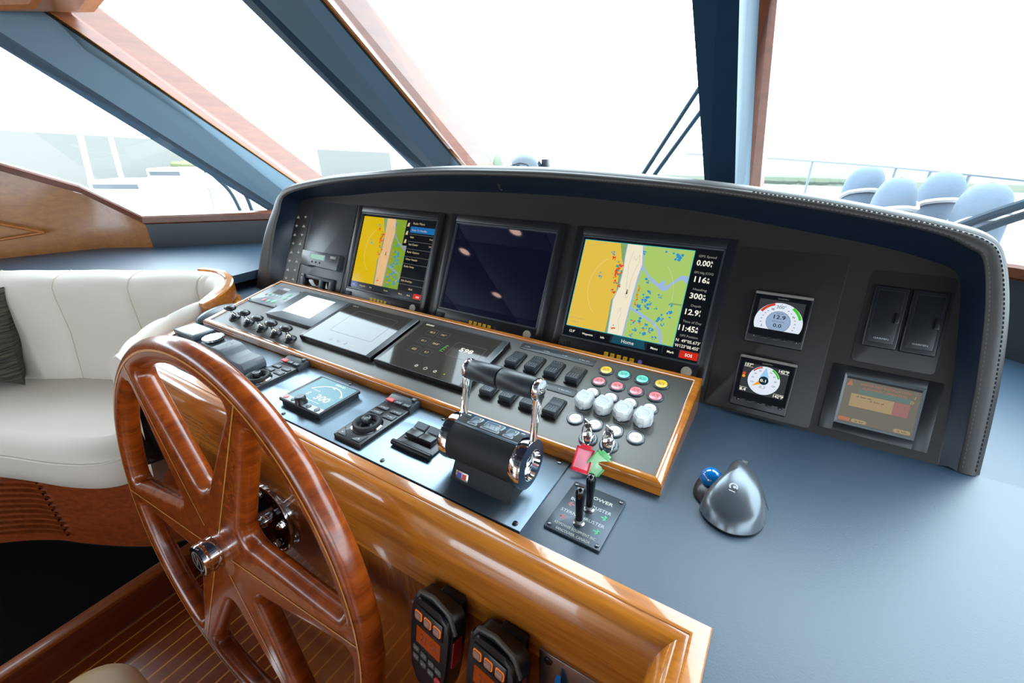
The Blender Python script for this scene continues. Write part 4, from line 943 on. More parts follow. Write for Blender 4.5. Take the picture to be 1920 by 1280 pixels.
# ------------------------------------------------------------------ throttle
M = T(-.335, .462, .003); t_ = thing('throttle_control', 'twin lever throttle with chrome arms and black grips', 'throttle', M)
ax = Matrix.Rotation(PI/2, 4, 'Y')   # lathe axis along x
cz, = (.0600,)
q = MB(M); q.lathe([(0, -.062), (.0360, -.062), (.0368, -.058), (.0368, .054), (.0360, .058), (0, .058)], BLKM, T(0, 0, cz) @ ax, 48); q.build('body', t_, True)
q = MB(M)
V = [(-.058, -.034, -.0005), (.058, -.034, -.0005), (.058, .030, -.0005), (-.058, .030, -.0005), (-.055, -.020, .034), (.055, -.020, .034), (.055, .020, .034), (-.055, .020, .034)]
q.add(V, [(3, 2, 1, 0), (0, 1, 5, 4), (1, 2, 6, 5), (2, 3, 7, 6), (3, 0, 4, 7)], BLKM); q.build('foot', t_, True)
fm = Matrix(((1, 0, 0, 0), (0, .376, -.927, 0), (0, .927, .376, 0), (0, 0, 0, 1)))
q = MB(M @ T(-.036, -.0300, .0110) @ RX(math.radians(68))); q.box(-.0125, .0125, -.0075, .0075, 0, .0012, STEEL, .0004); q.rect(-.009, -.0045, -.0005, .0045, .0014, mat('logo_blue', (.02, .05, .35), .3)); q.rect(.0005, -.0045, .009, .0045, .0014, mat('logo_red', (.6, .03, .02), .3)); q.build('badge', t_, True)
for sd in (-1, 1):
    q = MB(M @ T(0, 0, cz))
    if sd < 0: q.lathe([(.036, -.0765), (.0385, -.074), (.0390, -.066), (.0375, -.060), (.034, -.060)], CHROME, ax, 48); q.lathe([(0, -.0770), (.036, -.0765)], BLK, ax, 40)
    else:
        q.lathe([(.034, .056), (.0375, .056), (.0395, .062), (.0400, .070), (.0385, .0745)], CHROME, ax, 48)
        q.lathe([(.0385, .0745), (.0245, .0765)], mat('throttle_face_navy', (.010, .020, .038), .35, spec=.3), ax, 48)
        q.lathe([(.0245, .0765), (.0235, .0770), (.0215, .066), (.016, .063), (0, .062)], CHROME, ax, 48)
    q.build('chrome_ring', t_, True)
# top keypad
q = MB(M @ T(0, .0085, cz+.0320) @ RX(-.12)); q.box(-.060, .056, -.019, .019, -.004, .0025, mat('throttle_panel_navy', (.030, .062, .100), .3, coat=.4), .0012)
for s_x in (-.053, .049):
    for y_ in (-.012, 0, .012): q.rect(s_x-.0035, y_-.0012, s_x+.0035, y_+.0012, .0027, SWT)
q.build('key_panel', t_, True)
for x0, x1 in ((-.041, -.023), (-.016, .018), (.025, .043)):
    q = MB(M @ T(0, .0085, cz+.0345) @ RX(-.12)); q.prism(rrect(x0, -.0125, x1, .0125, .002), -.001, .0014, mat('key_frame_silver', (.34, .38, .42), .35), .0005); q.prism(rrect(x0+.002, -.0105, x1-.002, .0105, .002), .0012, .0022, mat('key_cap_grey', (.09, .13, .17), .35), .0005); q.disc((x0+x1)/2+(x1-x0)*.25, .007, .0013, .0024, YEL, 8)
    if x1-x0 > .03: faint(q, (x0+x1)/2, .002, .024, .0024, PRINT, 3, .0022)
    q.build('button', t_, True)
# levers and grips
def lever(x, base, topp, thick):
    b0, t0 = Vector(base), Vector(topp); d = (t0-b0); n_ = 10; rows = []
    yv = Vector((0, d.z, -d.y)).normalized()
    for i in range(n_+1):
        k = i/n_; c = b0+d*k; w = .0105-.0035*math.sin(PI*min(1, k*1.15))+(.0045*k); th = thick
        sec = []
        for a in range(12):
            an = 2*PI*a/12; ca, sa = math.cos(an), math.sin(an)
            sec.append(c+Vector((x*0+th*math.copysign(abs(ca)**.6, ca), 0, 0))+yv*w*math.copysign(abs(sa)**.7, sa))
        rows.append(sec)
    q = MB(); q.grid([[tuple(v) for v in r_] for r_ in rows], CHROME, closed=True)
    # rounded head wrapping the grip end
    q.lathe([(0, -.0045), (.0150, -.0045), (.0172, -.002), (.0176, .002), (.016, .0045), (0, .0048)], CHROME, T(*t0) @ ax, 32)
    q.lathe([(.0045, .0046), (.0045, .0058), (.0030, .0058), (.0030, .004)], STEEL, T(*t0) @ ax @ (I4 if x > -.3 else RX(PI)), 20)
    q.build('lever', t_, True)
lever(-.4015, (-.4015, .482, .088), (-.4015, .506, .167), .0032)
lever(-.2635, (-.2635, .470, .090), (-.2635, .488, .178), .0032)
for a_, b_, nm in (((-.3975, .506, .167), (-.3345, .4975, .1725), 0), ((-.3315, .497, .1728), (-.2680, .4885, .178), 1)):
    a_, b_ = Vector(a_), Vector(b_); dr = (b_-a_); L_ = dr.length; zq = dr.normalized(); MM = T(*a_) @ zq.to_track_quat('Z', 'Y').to_matrix().to_4x4()
    q = MB(MM); q.lathe([(0, 0), (.0150, 0), (.0165, .002), (.0172, L_*.5), (.0178, L_-.003), (.0160, L_), (0, L_)] if nm == 0 else [(0, 0), (.0160, 0), (.0178, .003), (.0172, L_*.5), (.0165, L_-.002), (.0150, L_), (0, L_)], mat('grip_rubber', (.022, .026, .030), .42), n=40); q.build('grip', t_, True)

# ------------------------------------------------------------------ thruster plate with two joysticks
M = T(-.2167, .4198, 0) @ RZ(-.0187); t_ = thing('thruster_panel', 'black plate lettered with bow and stern thruster arrows, with two small joysticks', 'control panel', M)
q = MB(M); q.prism(rrect(0, 0, .0847, .1055, .001), .0002, .004, PLATE2, .0006); z = .0042
q.text('KEYPOWER', .0430, .0835, .0062, z, SYM, w=.056, bold=.02); q.text('BOW THRUSTER', .0430, .0655, .0058, z, PRINT, w=.064); q.text('STERN THRUSTER', .0415, .0385, .0058, z, PRINT, w=.068)
q.text('KEYPOWER EQUIPMENT INC.', .0425, .0125, .0048, z, SYM, w=.064); q.text('VANCOUVER, CANADA', .0425, .0035, .0048, z, SYM, w=.052)
AR = mat('arrow_red', 'b06068', .5); AG = mat('arrow_green', '4fb884', .5)
for y_ in (.0570, .0285):
    q.line([(.0125, y_), (.0215, y_)], .0020, z, AR); q.line([(.0175, y_+.0045), (.0120, y_), (.0175, y_-.0045)], .0020, z, AR)
    q.line([(.0640, y_), (.0730, y_)], .0020, z, AG); q.line([(.0680, y_+.0045), (.0735, y_), (.0680, y_-.0045)], .0020, z, AG)
q.build('plate', t_, True)
for x, y in ((.006, .0065), (.079, .0065), (.079, .0985), (.006, .0985)): q = MB(M @ T(x, y, .004)); q.cyl(.0030, 0, .0018, SCREWM, n=14, b=.0007); q.build('screw', t_, True)
for x, y in ((-.1749, .4488), (-.1727, .4805)):
    q = MB(T(x, y, .004)); q.lathe([(.0085, 0), (.0085, .0018), (.0060, .003), (.0052, .008), (0, .008)], STEEL, n=24)
    c_ = q.build('collar', t_, True)
    q = MB(T(x, y, .0105)); q.lathe([(.0040, 0), (.0052, .001), (.0068, .040), (.0074, .050), (.0068, .0545), (.0045, .0580), (0, .0592)], BLKG, n=28); q.build('joystick', t_, True)

# ------------------------------------------------------------------ trackball mouse
M = T(0, .61, 0); t_ = thing('trackball_mouse', 'silver grey trackball mouse with a blue ball on the leather desktop', 'mouse', M)
def dome(q, P, c, h, m, zb=.002, n=10, p=2.4, qx=None, k=5, tilt=0):
    P = [Vector((a, b_, 0)) for a, b_ in P]; P = catmull(P, k, True); rows = []
    for j in range(n+1):
        r_ = 1-j/n*1.0; zz = (1-r_**p)**(1/1.9)*h if r_ < 1 else 0
        rows.append([(c[0]+(v.x-c[0])*r_, c[1]+(v.y-c[1])*r_, zb+zz*(1+tilt*(v.y-c[1])*r_)) for v in P])
    q.grid(rows, m, closed=True); q.add([(v.x, v.y, 0.0005) for v in P]+[(v.x, v.y, zb) for v in P], [(i, (i+1) % len(P), len(P)+(i+1) % len(P), len(P)+i) for i in range(len(P))], BLK)
MSV = mat('mouse_silver', (.13, .15, .17), .27, metal=.6); MDK = mat('mouse_graphite', (.030, .026, .034), .35)
q = MB(); dome(q, [(-.045, .590), (-.050, .612), (-.046, .635), (-.030, .648), (-.010, .645), (-.008, .600), (-.025, .578)], (-.028, .615), .016, MDK, .003); q.build('thumb_rest', t_, True)
OUT = [(-.030, .560), (-.014, .545), (.012, .539), (.038, .552), (.050, .575), (.052, .600), (.046, .628), (.032, .655), (.012, .672), (-.004, .674), (-.012, .655), (-.016, .630), (-.028, .600), (-.034, .578)]
q = MB(); dome(q, OUT, (.004, .625), .048, MSV, .004, 14, 2.2, tilt=2.0)
q.build('shell', t_, True, ang=60)
q = MB(T(-.029, .6185, .0235)); q.ball((0, 0, 0), .0165, mat('blue_ball', (.0, .16, .50), .12, coat=1), n=28); q.build('ball', t_, True)
q = MB(); q.tube([(.0525, .603, .013), (.044, .606, .030), (.030, .609, .0425)], .0006, BLK, 5); q.tube([(.042, .640, .012), (.033, .636, .030), (.020, .632, .044), (.006, .640, .050)], .0006, BLK, 5); q.tube([(.020, .632, .044), (.028, .622, .0432), (.034, .608, .040)], .0006, BLK, 5); q.build('button_seam', t_, True)
q = MB(T(.010, .655, .0375) @ RY(PI/2) @ T(0, 0, -.004)); q.cyl(.0095, 0, .008, GRYD, n=22, b=.001); q.build('scroll_wheel', t_, True)
q = MB(T(.003, .585, .0475) @ RX(.32) @ RZ(.5)); LGO = mat('mouse_emblem', (.45, .47, .48), .4)
q.arc(0, 0, .0050, -60, 200, .0022, 0, LGO, 12); q.disc(.001, -.001, .0022, 0, LGO, 10); q.line([(-.008, -.004), (-.001, -.009)], .0016, 0, LGO); q.build('emblem', t_, True)

# ------------------------------------------------------------------ steering wheel
C2 = Vector((-.8256, .2204, -.2142)); nz = Vector((.00084, -.9942, .1075)).normalized(); ex = Vector((1, .00085, 0)).normalized(); ey = nz.cross(ex).normalized()
WM = Matrix(((ex.x, ey.x, nz.x, C2.x), (ex.y, ey.y, nz.y, C2.y), (ex.z, ey.z, nz.z, C2.z), (0, 0, 0, 1)))
A0 = 1.1382
wh = thing('steering_wheel', 'large six-spoke varnished wooden steering wheel with chrome hub', 'steering wheel', WM)
def fillet(P, R, n=7):
    out = []; N = len(P)
    for i in range(N):
        a, b_, c = Vector(P[i-1]), Vector(P[i]), Vector(P[(i+1) % N]); r_ = R[i]
        if r_ <= 0: out.append(b_); continue
        u, v = (a-b_).normalized(), (c-b_).normalized(); th = u.angle(v); L_ = min(r_/math.tan(th/2), (a-b_).length*.49, (c-b_).length*.49); r2_ = L_*math.tan(th/2)
        cc = b_+(u+v).normalized()*r2_/math.sin(th/2); s_, e_ = b_+u*L_-cc, b_+v*L_-cc
        a0_, a1_ = math.atan2(s_.y, s_.x), math.atan2(e_.y, e_.x); da_ = (a1_-a0_+PI) % (2*PI)-PI
        for k in range(n+1): out.append(cc+Vector((math.cos(a0_+da_*k/n), math.sin(a0_+da_*k/n)))*r2_)
    return out
def wheel_holes(hw0, hw1, ri, ro, rf_in, rf_out):
    H = []
    for k in range(6):
        a, b_ = A0+k*PI/3, A0+(k+1)*PI/3
        da, db = Vector((math.cos(a), math.sin(a))), Vector((math.cos(b_), math.sin(b_))); na, nb = Vector((-da.y, da.x)), Vector((db.y, -db.x))
        mid = (da+db).normalized()
        pa = da*math.sqrt(ro*ro-hw1*hw1)+na*hw1; pb = db*math.sqrt(ro*ro-hw1*hw1)+nb*hw1
        qa = mid*ri+(mid.orthogonal()*0); P = [mid*ri, pa]; R = [rf_in, rf_out]
        t0, t1 = math.atan2(pa.y, pa.x), math.atan2(pb.y, pb.x)
        while t1 < t0: t1 += 2*PI
        for j in range(1, 10): t = t0+(t1-t0)*j/10; P.append(Vector((ro*math.cos(t), ro*math.sin(t)))); R.append(0)
        P.append(pb); R.append(rf_out)
        H.append(fillet(P, R))
    return H
from mathutils.geometry import delaunay_2d_cdt
RO = .4265
outer = [Vector((RO*math.cos(2*PI*i/120), RO*math.sin(2*PI*i/120))) for i in range(120)]
HL = wheel_holes(.03, .027, .118, .377, .026, .030)
BV, HT = .0190, .0015
V, F = [], []; caps = []
for li, L_ in enumerate([outer]+HL):
    area = sum(L_[i-1].x*L_[i].y-L_[i].x*L_[i-1].y for i in range(len(L_)))
    if area < 0: L_ = L_[::-1]
    N2 = offs([(p.x, p.y) for p in L_], True); sg = -1 if li == 0 else 1   # right-hand normals point outwards on a CCW loop
    pf = [(BV*(1-math.sin(a)), (HT+BV*math.cos(a))) for a in [PI/2*k/6 for k in range(7)]]
    pf = pf+[(d, -z) for d, z in pf[::-1]]
    rings = []
    for d, z in pf:
        rings.append(len(V)); V += [(p.x+n_.x*d*sg, p.y+n_.y*d*sg, z) for p, n_ in zip(L_, N2)]
    m_ = len(L_)
    for a_, b_ in zip(rings[:-1], rings[1:]):
        for i in range(m_):
            j = (i+1) % m_; f_ = (a_+i, b_+i, b_+j, a_+j); F.append(f_ if sg < 0 else f_[::-1])
    caps.append((rings[0], rings[-1], m_))
vs_, es_, idx = [], [], []
for a_, b_, m_ in caps:
    o_ = len(vs_)
    for i in range(m_): vs_.append(Vector(V[a_+i][:2])); es_.append((o_+i, o_+(i+1) % m_)); idx.append((a_+i, b_+i))
r_ = delaunay_2d_cdt(vs_, es_, [], 0, 1e-6); RI = RO-BV
hl2 = []
o_ = 0
for a_, b_, m_ in caps: hl2.append(vs_[o_:o_+m_]); o_ += m_
def inside(p, L_):
    c = False
    for i in range(len(L_)):
        a, b_ = L_[i-1], L_[i]
        if (a.y > p.y) != (b_.y > p.y) and p.x < (b_.x-a.x)*(p.y-a.y)/(b_.y-a.y)+a.x: c = not c
    return c
orig = [o[0] if o else None for o in r_[3]]
for tri in r_[2]:
    c = sum((r_[0][i] for i in tri), Vector((0, 0)))/3
    if any(inside(c, L_) for L_ in hl2[1:]) or any(orig[i] is None for i in tri): continue
    F.append(tuple(idx[orig[i]][0] for i in tri)); F.append(tuple(idx[orig[i]][1] for i in tri[::-1]))
q = MB(WM @ T(0, 0, -.0205)); q.add(V, F, WHEELW); body = q.build('rim_and_spokes', wh, True, ang=50)
bm = bmesh.new(); bm.from_mesh(body.data); bmesh.ops.remove_doubles(bm, verts=bm.verts[:], dist=.0001); bm.to_mesh(body.data); bm.free()
for p in body.data.polygons: p.use_smooth = True
body.data.set_sharp_from_angle(angle=math.radians(60))
q = MB(WM @ T(0, 0, .0008)); q.lathe([(.4035, 0), (.4075, 0)], INLAY, n=120)
for k in range(6):
    a = A0+k*PI/3; d = Vector((math.cos(a), math.sin(a))); q.line([d*.034, d*.4045], .0034, 0, INLAY)
q.build('inlay', wh, True, flat=True)['label'] = 'pale wooden inlay lines'
q = MB(WM); q.lathe([(.075, -.003), (.050, .0015), (.034, .004), (.034, -.02)], WHEELW, n=40); q.lathe([(.055, -.038), (.030, -.046), (.012, -.048)], WHEELW, n=32); q.build('boss', wh, True)
q = MB(WM); q.lathe([(.0325, -.012), (.0325, .020), (.0315, .0225), (.0320, .0235), (.0320, .031), (.030, .0345), (.0265, .0355)], CHROME, n=44); q.build('hub_cap', wh, True)
q = MB(WM); q.lathe([(.0265, .0355), (.0262, .0345), (0, .0345)], BLKG, n=40); e_ = mat('emblem_silver', (.5, .48, .46), .35, metal=.8)
q.arc(0, 0, .0200, 0, 360, .0030, .0350, e_, 32); q.line([(-.010, .017), (-.004, -.012), (.004, .012), (.010, -.017)], .0030, .0351, e_); q.build('emblem', wh, True, flat=True)
q = MB(WM); q.cyl(.0105, -.112, -.040, CHROME, n=24); q.cyl(.013, -.106, -.090, CHROME, n=24, b=.001); q.build('shaft', wh, True)
FM = WM @ T(0, 0, -.1065)
q = MB(FM); q.lathe([(.078, -.004), (.079, .0), (.078, .004), (.074, .005), (.072, .003)], CHROME, n=56); q.lathe([(.072, .003), (.0, .003)], BLKG, n=48); fl = q.build('flange', wh, True)
for k in range(3):
    a = PI/2+.35+k*2*PI/3 if k else PI/2-.15
    a = [1.95, .25, -1.15][k]
    q = MB(FM @ T(.058*math.cos(a), .058*math.sin(a), .003)); q.cyl(.0095, 0, .0015, CHROME, n=20); q.lathe([(.0078, .001), (.0078, .008), (.007, .009)], CHROME, n=6); q.ball((0, 0, .009), .0062, CHROME, n=14); q.build('cap_nut', fl, True)

# ------------------------------------------------------------------ hand microphones on the fascia
FY = .334
MAMB = screen('amber_screen', '9a3c0c', .6); BTN = mat('mic_button', (.16, .14, .13), .4, emit='e87020', es=.12); ORB = mat('amber_rim', (.6, .2, .03), .4, emit='e06a18', es=.5)
def mic(x, z, label):
    # clip
    c = MB(T(x+.012, FY, z+.055)); c.box(-.020, .020, -.014, 0, -.012, .022, BLK, .003); c.box(-.020, -.013, -.026, -.004, -.012, .018, BLK, .002); c.box(.013, .020, -.026, -.004, -.012, .018, BLK, .002)
    c.tube([(-.004, -.0150, .010), (0, -.0160, .013), (.004, -.0150, .010)], .0012, SCREWM, 6)
    co = recentre(tag(c.build('microphone_clip'), 'black clip screwed to the fascia behind the %s microphone' % ('left' if x < -.3 else 'right'), 'clip', 'microphone clips'))
    M = T(x, FY-.042, z) @ RX(math.radians(78)) @ RY(math.radians(-8)); t_ = thing('hand_microphone', label, 'microphone', M, 'hand microphones')
    O = [(-.026, -.080), (.020, -.080), (.038, -.040), (.043, .045), (.036, .072), (.012, .080), (-.020, .078), (-.036, .070), (-.042, .040), (-.040, -.030)]
    P = [(v.x, v.y) for v in catmull([Vector((a, b_, 0)) for a, b_ in O], 4, True)]
    q = MB(M); q.prism(P, -.016, .010, BLK, .006, 3); q.prism([(a*.93, b_*.95) for a, b_ in P], .004, .016, BLK, .005, 3)
    q.tube([(-.040, .055, .006), (-.030, .078, .008), (0, .086, .009), (.032, .078, .008), (.043, .050, .006)], .0035, mat('mic_trim', (.10, .095, .08), .5), 8); q.build('body', t_, True)
    q = MB(M); q.box(-.030, .030, .033, .064, .010, .0190, BLK, .003); q.build('top_panel', t_, True)
    for i in range(3):
        q = MB(M @ T(-.020+i*.020, .049, .0185)); q.prism(rrect(-.0075, -.0075, .0075, .0075, .003), -.001, .0018, ORB, .0006); q.prism(rrect(-.0062, -.0062, .0062, .0062, .003), .0008, .0032, BTN, .0008)
        q.text(('SQL', 'VOL', 'PWR')[i], 0, -.0016, .0034, .0034, SYM, w=.0085); q.build('button', t_, True)
    q = MB(M @ T(0, 0, .0165)); q.rect(-.026, -.004, .026, .026, 0, MAMB); q.text('21', -.010, .004, .014, .0003, INK, w=.012); faint(q, .014, .018, .018, .0003, INK, 3, .003); q.build('display', t_, True, flat=True)
    for i, (a, b_) in enumerate(((-.024, -.016), (-.024, -.032), (-.007, -.018), (-.007, -.034), (.010, -.020), (.010, -.036), (.025, -.022))):
        q = MB(M @ T(a, b_, .0160)); q.prism(rrect(-.0068, -.0055, .0068, .0055, .003), -.001, .0018, mat('mic_key', (.10, .095, .09), .4) if i == 0 else bpy.data.materials['mic_key'], .0006); faint(q, 0, 0, .008, .0020, SYM, 1, .002); q.build('key', t_, True)
    q = MB(M @ T(.026, -.041, .0160)); q.cyl(.0080, -.001, .0022, mat('mic_red', (.55, .03, .04), .35), n=20, b=.0008); q.build('key', t_, True)['label'] = 'red key'
    q = MB(M @ T(.0425, .015, 0) @ RY(PI/2)); q.prism(rrect(-.009, -.024, .009, .024, .003), -.002, .0018, mat('distress_red', (.28, .015, .02), .35), .001); q.build('side_flap', t_, True)
    q = MB(M @ T(-.0425, .048, 0) @ RY(-PI/2)); q.prism(rrect(-.006, -.011, .006, .011, .003), -.002, .004, GRYD, .001); q.build('side_key', t_, True)
    q = MB(); b0 = M @ Vector((-.004, -.080, -.004)); q.tube([b0, b0+Vector((0, 0, -.015)), b0+Vector((.004, .004, -.06)), b0+Vector((.01, .014, -.30)), b0+Vector((.0, .016, -.45))], [.006, .005, .0032, .003, .003], BLK, 10); q.build('cord', t_, True)
mic(-.328, -.178, 'black hand microphone with an amber screen hanging on the fascia, nearer the wheel')
mic(-.222, -.178, 'black hand microphone with an amber screen, nearer the steel plate')
# steel plate with plugs
M = T(-.173, FY, -.112) @ RX(PI/2); t_ = thing('outlet_plate', 'bright steel outlet plate low on the fascia below the desk corner', 'outlet plate', M)
q = MB(M); q.box(0, .150, -.20, 0, 0, .005, STEEL, .0008); q.build('plate', t_, True)
q = MB(M @ T(.014, -.014, .005)); q.cyl(.0065, 0, .002, SCREWM, n=18, b=.001); q.build('screw', t_, True)
q = MB(M @ T(.075, -.072, .005)); q.cyl(.030, 0, .045, BLKM, n=30, b=.003); q.tube([(0, 0, .045), (.0, -.006, .060), (.005, -.05, .070), (.01, -.16, .060)], .011, BLKM, 12); q.build('plug', t_, True)
q = MB(); BT = mat('blue_cable_tie', (.0, .16, .55), .35)
q.add([M @ Vector(v) for v in ((.030, -.018, .012), (.036, -.018, .012), (.040, -.060, .022), (.022, -.095, .018), (.012, -.090, .016), (.026, -.055, .020))], [(0, 5, 4, 3, 2, 1)], BT); q.tube([M @ Vector(v) for v in ((.018, -.090, .018), (-.020, -.088, .014), (-.060, -.086, .010))], .0016, BT, 6)
recentre(tag(q.build('cable_tie'), 'bright blue cable tie standing out in front of the steel plate', 'cable tie'))
# black telephone handset on the curved end of the console
M = T(-1.432, .318, -.215) @ RZ(-.28) @ RX(PI/2); t_ = thing('wall_handset', 'black handset in a cradle on the console end, seen through the wheel', 'handset', M)
q = MB(M); q.prism(rrect(-.040, -.10, .040, .10, .012), -.030, .010, BLKG, .006, 3); q.box(-.028, .028, .070, .092, .008, .013, GRYD, .002); q.build('cradle', t_, True)
q = MB(M); q.prism(rrect(-.030, -.085, .026, .060, .010), .010, .030, BLK, .006, 3); q.build('receiver', t_, True)
q = MB(M); P = [(-.01+.010*math.cos(i*1.1), -.09-i*.0022, .01+.010*math.sin(i*1.1)) for i in range(60)]; q.tube(P, .0025, BLK, 6); q.build('coiled_cord', t_, True)
q = MB(T(-1.515, .40, -.62) @ RX(PI/2)); q.lathe([(.020, 0), (.020, .006), (.012, .012), (.012, .035), (.022, .045), (.022, .055), (.012, .060), (0, .060)], BLK, n=24)
recentre(tag(q.build('door_knob'), 'small black knob low on the console end behind the wheel rim', 'knob'))

# ------------------------------------------------------------------ curved settee
ST_ = T(-2.1, .35, -.78); se = thing('settee', 'curved cream vinyl settee with channelled back on a wooden base', 'settee', ST_)
Q = [(-2.98, .13), (-2.75, .245), (-2.504, .376), (-2.14, .58), (-1.885, .712), (-1.762, .765), (-1.67, .765), (-1.605, .725), (-1.570, .66), (-1.553, .58), (-1.535, .50), (-1.470, .415), (-1.375, .335)]
QZ = [.07, .07, .07, .07, .07, .068, .06, .045, .03, .02, .012, .008, .004]
QI = [.12, .12, .12, .12, .11, .09, .07, .055, .05, .045, .045, .04, .03]
Q3 = catmull([Vector((x, y, z)) for (x, y), z in zip(Q, QZ)], 16); QIi = catmull([Vector((i, 0, 0)) for i in QI], 16)
N_ = offs([(p.x, p.y) for p in Q3]); arc_ = [0]
for a, b_ in zip(Q3[:-1], Q3[1:]): arc_.append(arc_[-1]+(b_-a).length)
rows = []; 
for p, n_, i_, s in zip(Q3, N_, QIi, arc_):
    w = i_.x; ch = abs(math.sin(PI*s/.275)); puff = .014*min(1, ch**.45)-.014
    if s > arc_[-1]-.62: puff = .006*min(1, abs(math.sin(PI*s/.11))**.4)-.006
    zt_ = p.z; r_ = []
    m = min(1, w/.12)
    for d, z in ((.0, -.06), (.0, .0), (.006, .010), (.025*m+.004, .018+puff), (.055*m+.006, .014+puff), (.082*m+.01, -.004), (.098*m+.012, -.03), (.100*m+.014, -.07), (.102*m+.014, -.20), (.115*m+.018, -.30), (.125*m+.02, -.375), (.13*m+.02, -.43)):
        dd = d+(puff if z < 0.0 and d > 0 else 0)
        r_.append((p.x+n_.x*dd, p.y+n_.y*dd, zt_+z))
    rows.append(r_)
q = MB(); q.grid(rows, SEAT, flip=True); q.add(rows[-1], [tuple(range(len(rows[-1])))], SEAT); q.build('backrest', se, True, ang=80)
# seams down the channels
q = MB()
k = 0
for i in range(1, len(arc_)-1):
    a, b_ = arc_[i-1]/.275, arc_[i]/.275
    if int(a) != int(b_) and arc_[i] < arc_[-1]-.62: q.tube([Vector(v)+Vector((0, 0, .001)) for v in rows[i][2:11]], .0016, SEAM, 5)
q.build('channel_seams', se, True)
cpw = MB(); rows2 = []
for p, n_ in list(zip(Q3, N_))[72:138]:
    rows2.append([(p.x+n_.x*d, p.y+n_.y*d, p.z+z) for d, z in ((.004, -.05), (.004, .012), (.0, .016), (-.016, .016), (-.020, .012), (-.020, -.035))])
cpw.grid(rows2, WOODX); cpw.add(rows2[0], [tuple(range(6))], WOODX); cpw.add(rows2[-1], [tuple(range(6))], WOODX); cpw.build('wooden_cap', se, True)
# wooden cap around the console side of the back
capp = [(-1.80, .835), (-1.72, .833), (-1.63, .795), (-1.565, .735)]
from mathutils.geometry import tessellate_polygon
def tess(q, P, m):
    P = [Vector(p) for p in P]; q.add(P, [tuple(t) for t in tessellate_polygon([P])], m)
# seat cushion
front = [(-2.95, -.75), (-2.75, -.50), (-2.42, -.20), (-2.15, -.0), (-1.928, .101), (-1.734, .174), (-1.625, .235), (-1.585, .30), (-1.59, .40)]
fr_ = catmull([Vector((x, y, 0)) for x, y in front], 8)
bk_ = [Vector((p.x+n_.x*.045, p.y+n_.y*.045, 0)) for p, n_ in list(zip(Q3, N_))[::8]][::-1]
OUTL = fr_+[v for v in bk_ if v.y > fr_[-1].y+.02 or v.x < -1.7]
cen2 = Vector((-2.35, .12, 0))
def inset(P, d):
    R = []; n_ = offs([(p.x, p.y) for p in P], True)
    return [Vector((p.x-q_.x*d, p.y-q_.y*d, 0)) for p, q_ in zip(P, n_)]
rows = []
for z, d in ((-.47, .030), (-.455, .006), (-.41, -.002), (-.362, .0), (-.348, .006), (-.325, .022), (-.310, .042), (-.304, .060)):
    rows.append([(v.x, v.y, z) for v in inset(OUTL, d)])
q = MB(); q.grid([r_+[r_[0]] for r_ in rows], SEAT); tess(q, rows[-1], SEAT); q.build('seat_cushion', se, True, ang=70)
q = MB(); n_ = offs([(p.x, p.y) for p in fr_]); q.tube([(p.x+m_.x*.002, p.y+m_.y*.002, -.360) for p, m_ in zip(fr_, n_)], .0035, SEAT, 8); q.build('piping', se, True)
DKW = wood('dark_base_wood', '5a2208', '8a3c12', 0, rough=.35, coat=.3)
bs_ = [Vector((x, y, 0)) for x, y in [(-2.9, -.85), (-2.7, -.55), (-2.42, -.22), (-2.17, .005), (-2.024, .109), (-1.90, .165), (-1.76, .235), (-1.66, .30), (-1.60, .38), (-1.60, .45)]]
bs_ = catmull(bs_, 6)
q = MB(); q.grid([[(v.x, v.y, -.455) for v in bs_], [(v.x, v.y, -.779) for v in bs_]], DKW); q.build('base', se, True)
q = MB(); nb_ = offs([(p.x, p.y) for p in bs_])
seg_ = [(p, m_) for p, m_ in zip(bs_, nb_) if p.x < -1.93]
for j in range(11):
    z = -.500-j*.0235
    q.grid([[(p.x+m_.x*d, p.y+m_.y*d, z+dz) for p, m_ in seg_] for d, dz in ((.001, .006), (.012, .004), (.012, -.004), (.001, -.006))], DKW, flip=False)
q.build('louvre_grille', se, True)
# pillow
def pillow(M, w, h, th, m):
    rows = []; nn_ = 22
    for j in range(nn_+1):
        r_ = []
        for i in range(nn_+1):
            u, v = -1+2*i/nn_, -1+2*j/nn_; e = (1-u**4)*(1-v**4); k = 1-.07*(1-abs(v)**3)*abs(u)**2; k2 = 1-.07*(1-abs(u)**3)*abs(v)**2
            r_.append((u*w/2*k, v*h/2*k2, th/2*e**.55+.006*math.sin(9*v+3*u)*e))
        rows.append(r_)
    q = MB(M); q.grid(rows, m); q.grid([[(a, b_, -c) for a, b_, c in r_] for r_ in rows], m, flip=True); return q
PM = mat('olive_brown_fabric', (.030, .025, .016), .85)
t = PM.node_tree; b = t.nodes['Principled BSDF']; tc = nn(t, 'ShaderNodeTexCoord'); mp = nn(t, 'ShaderNodeMapping'); mp.inputs['Scale'].default_value = (4, 4, 60)
no = nn(t, 'ShaderNodeTexNoise'); no.inputs['Scale'].default_value = 3; no.inputs['Detail'].default_value = 5; cr = nn(t, 'ShaderNodeValToRGB'); cr.color_ramp.elements[0].position = .35; cr.color_ramp.elements[0].color = (.007, .006, .006, 1); cr.color_ramp.elements[1].position = .7; cr.color_ramp.elements[1].color = (.085, .07, .045, 1)
bu = nn(t, 'ShaderNodeBump'); bu.inputs['Strength'].default_value = .6; bu.inputs['Distance'].default_value = .004
t.links.new(tc.outputs['Object'], mp.inputs[0]); t.links.new(mp.outputs[0], no.inputs[0]); t.links.new(no.outputs[0], cr.inputs[0]); t.links.new(cr.outputs[0], b.inputs['Base Color']); t.links.new(no.outputs[0], bu.inputs['Height']); t.links.new(bu.outputs[0], b.inputs['Normal'])
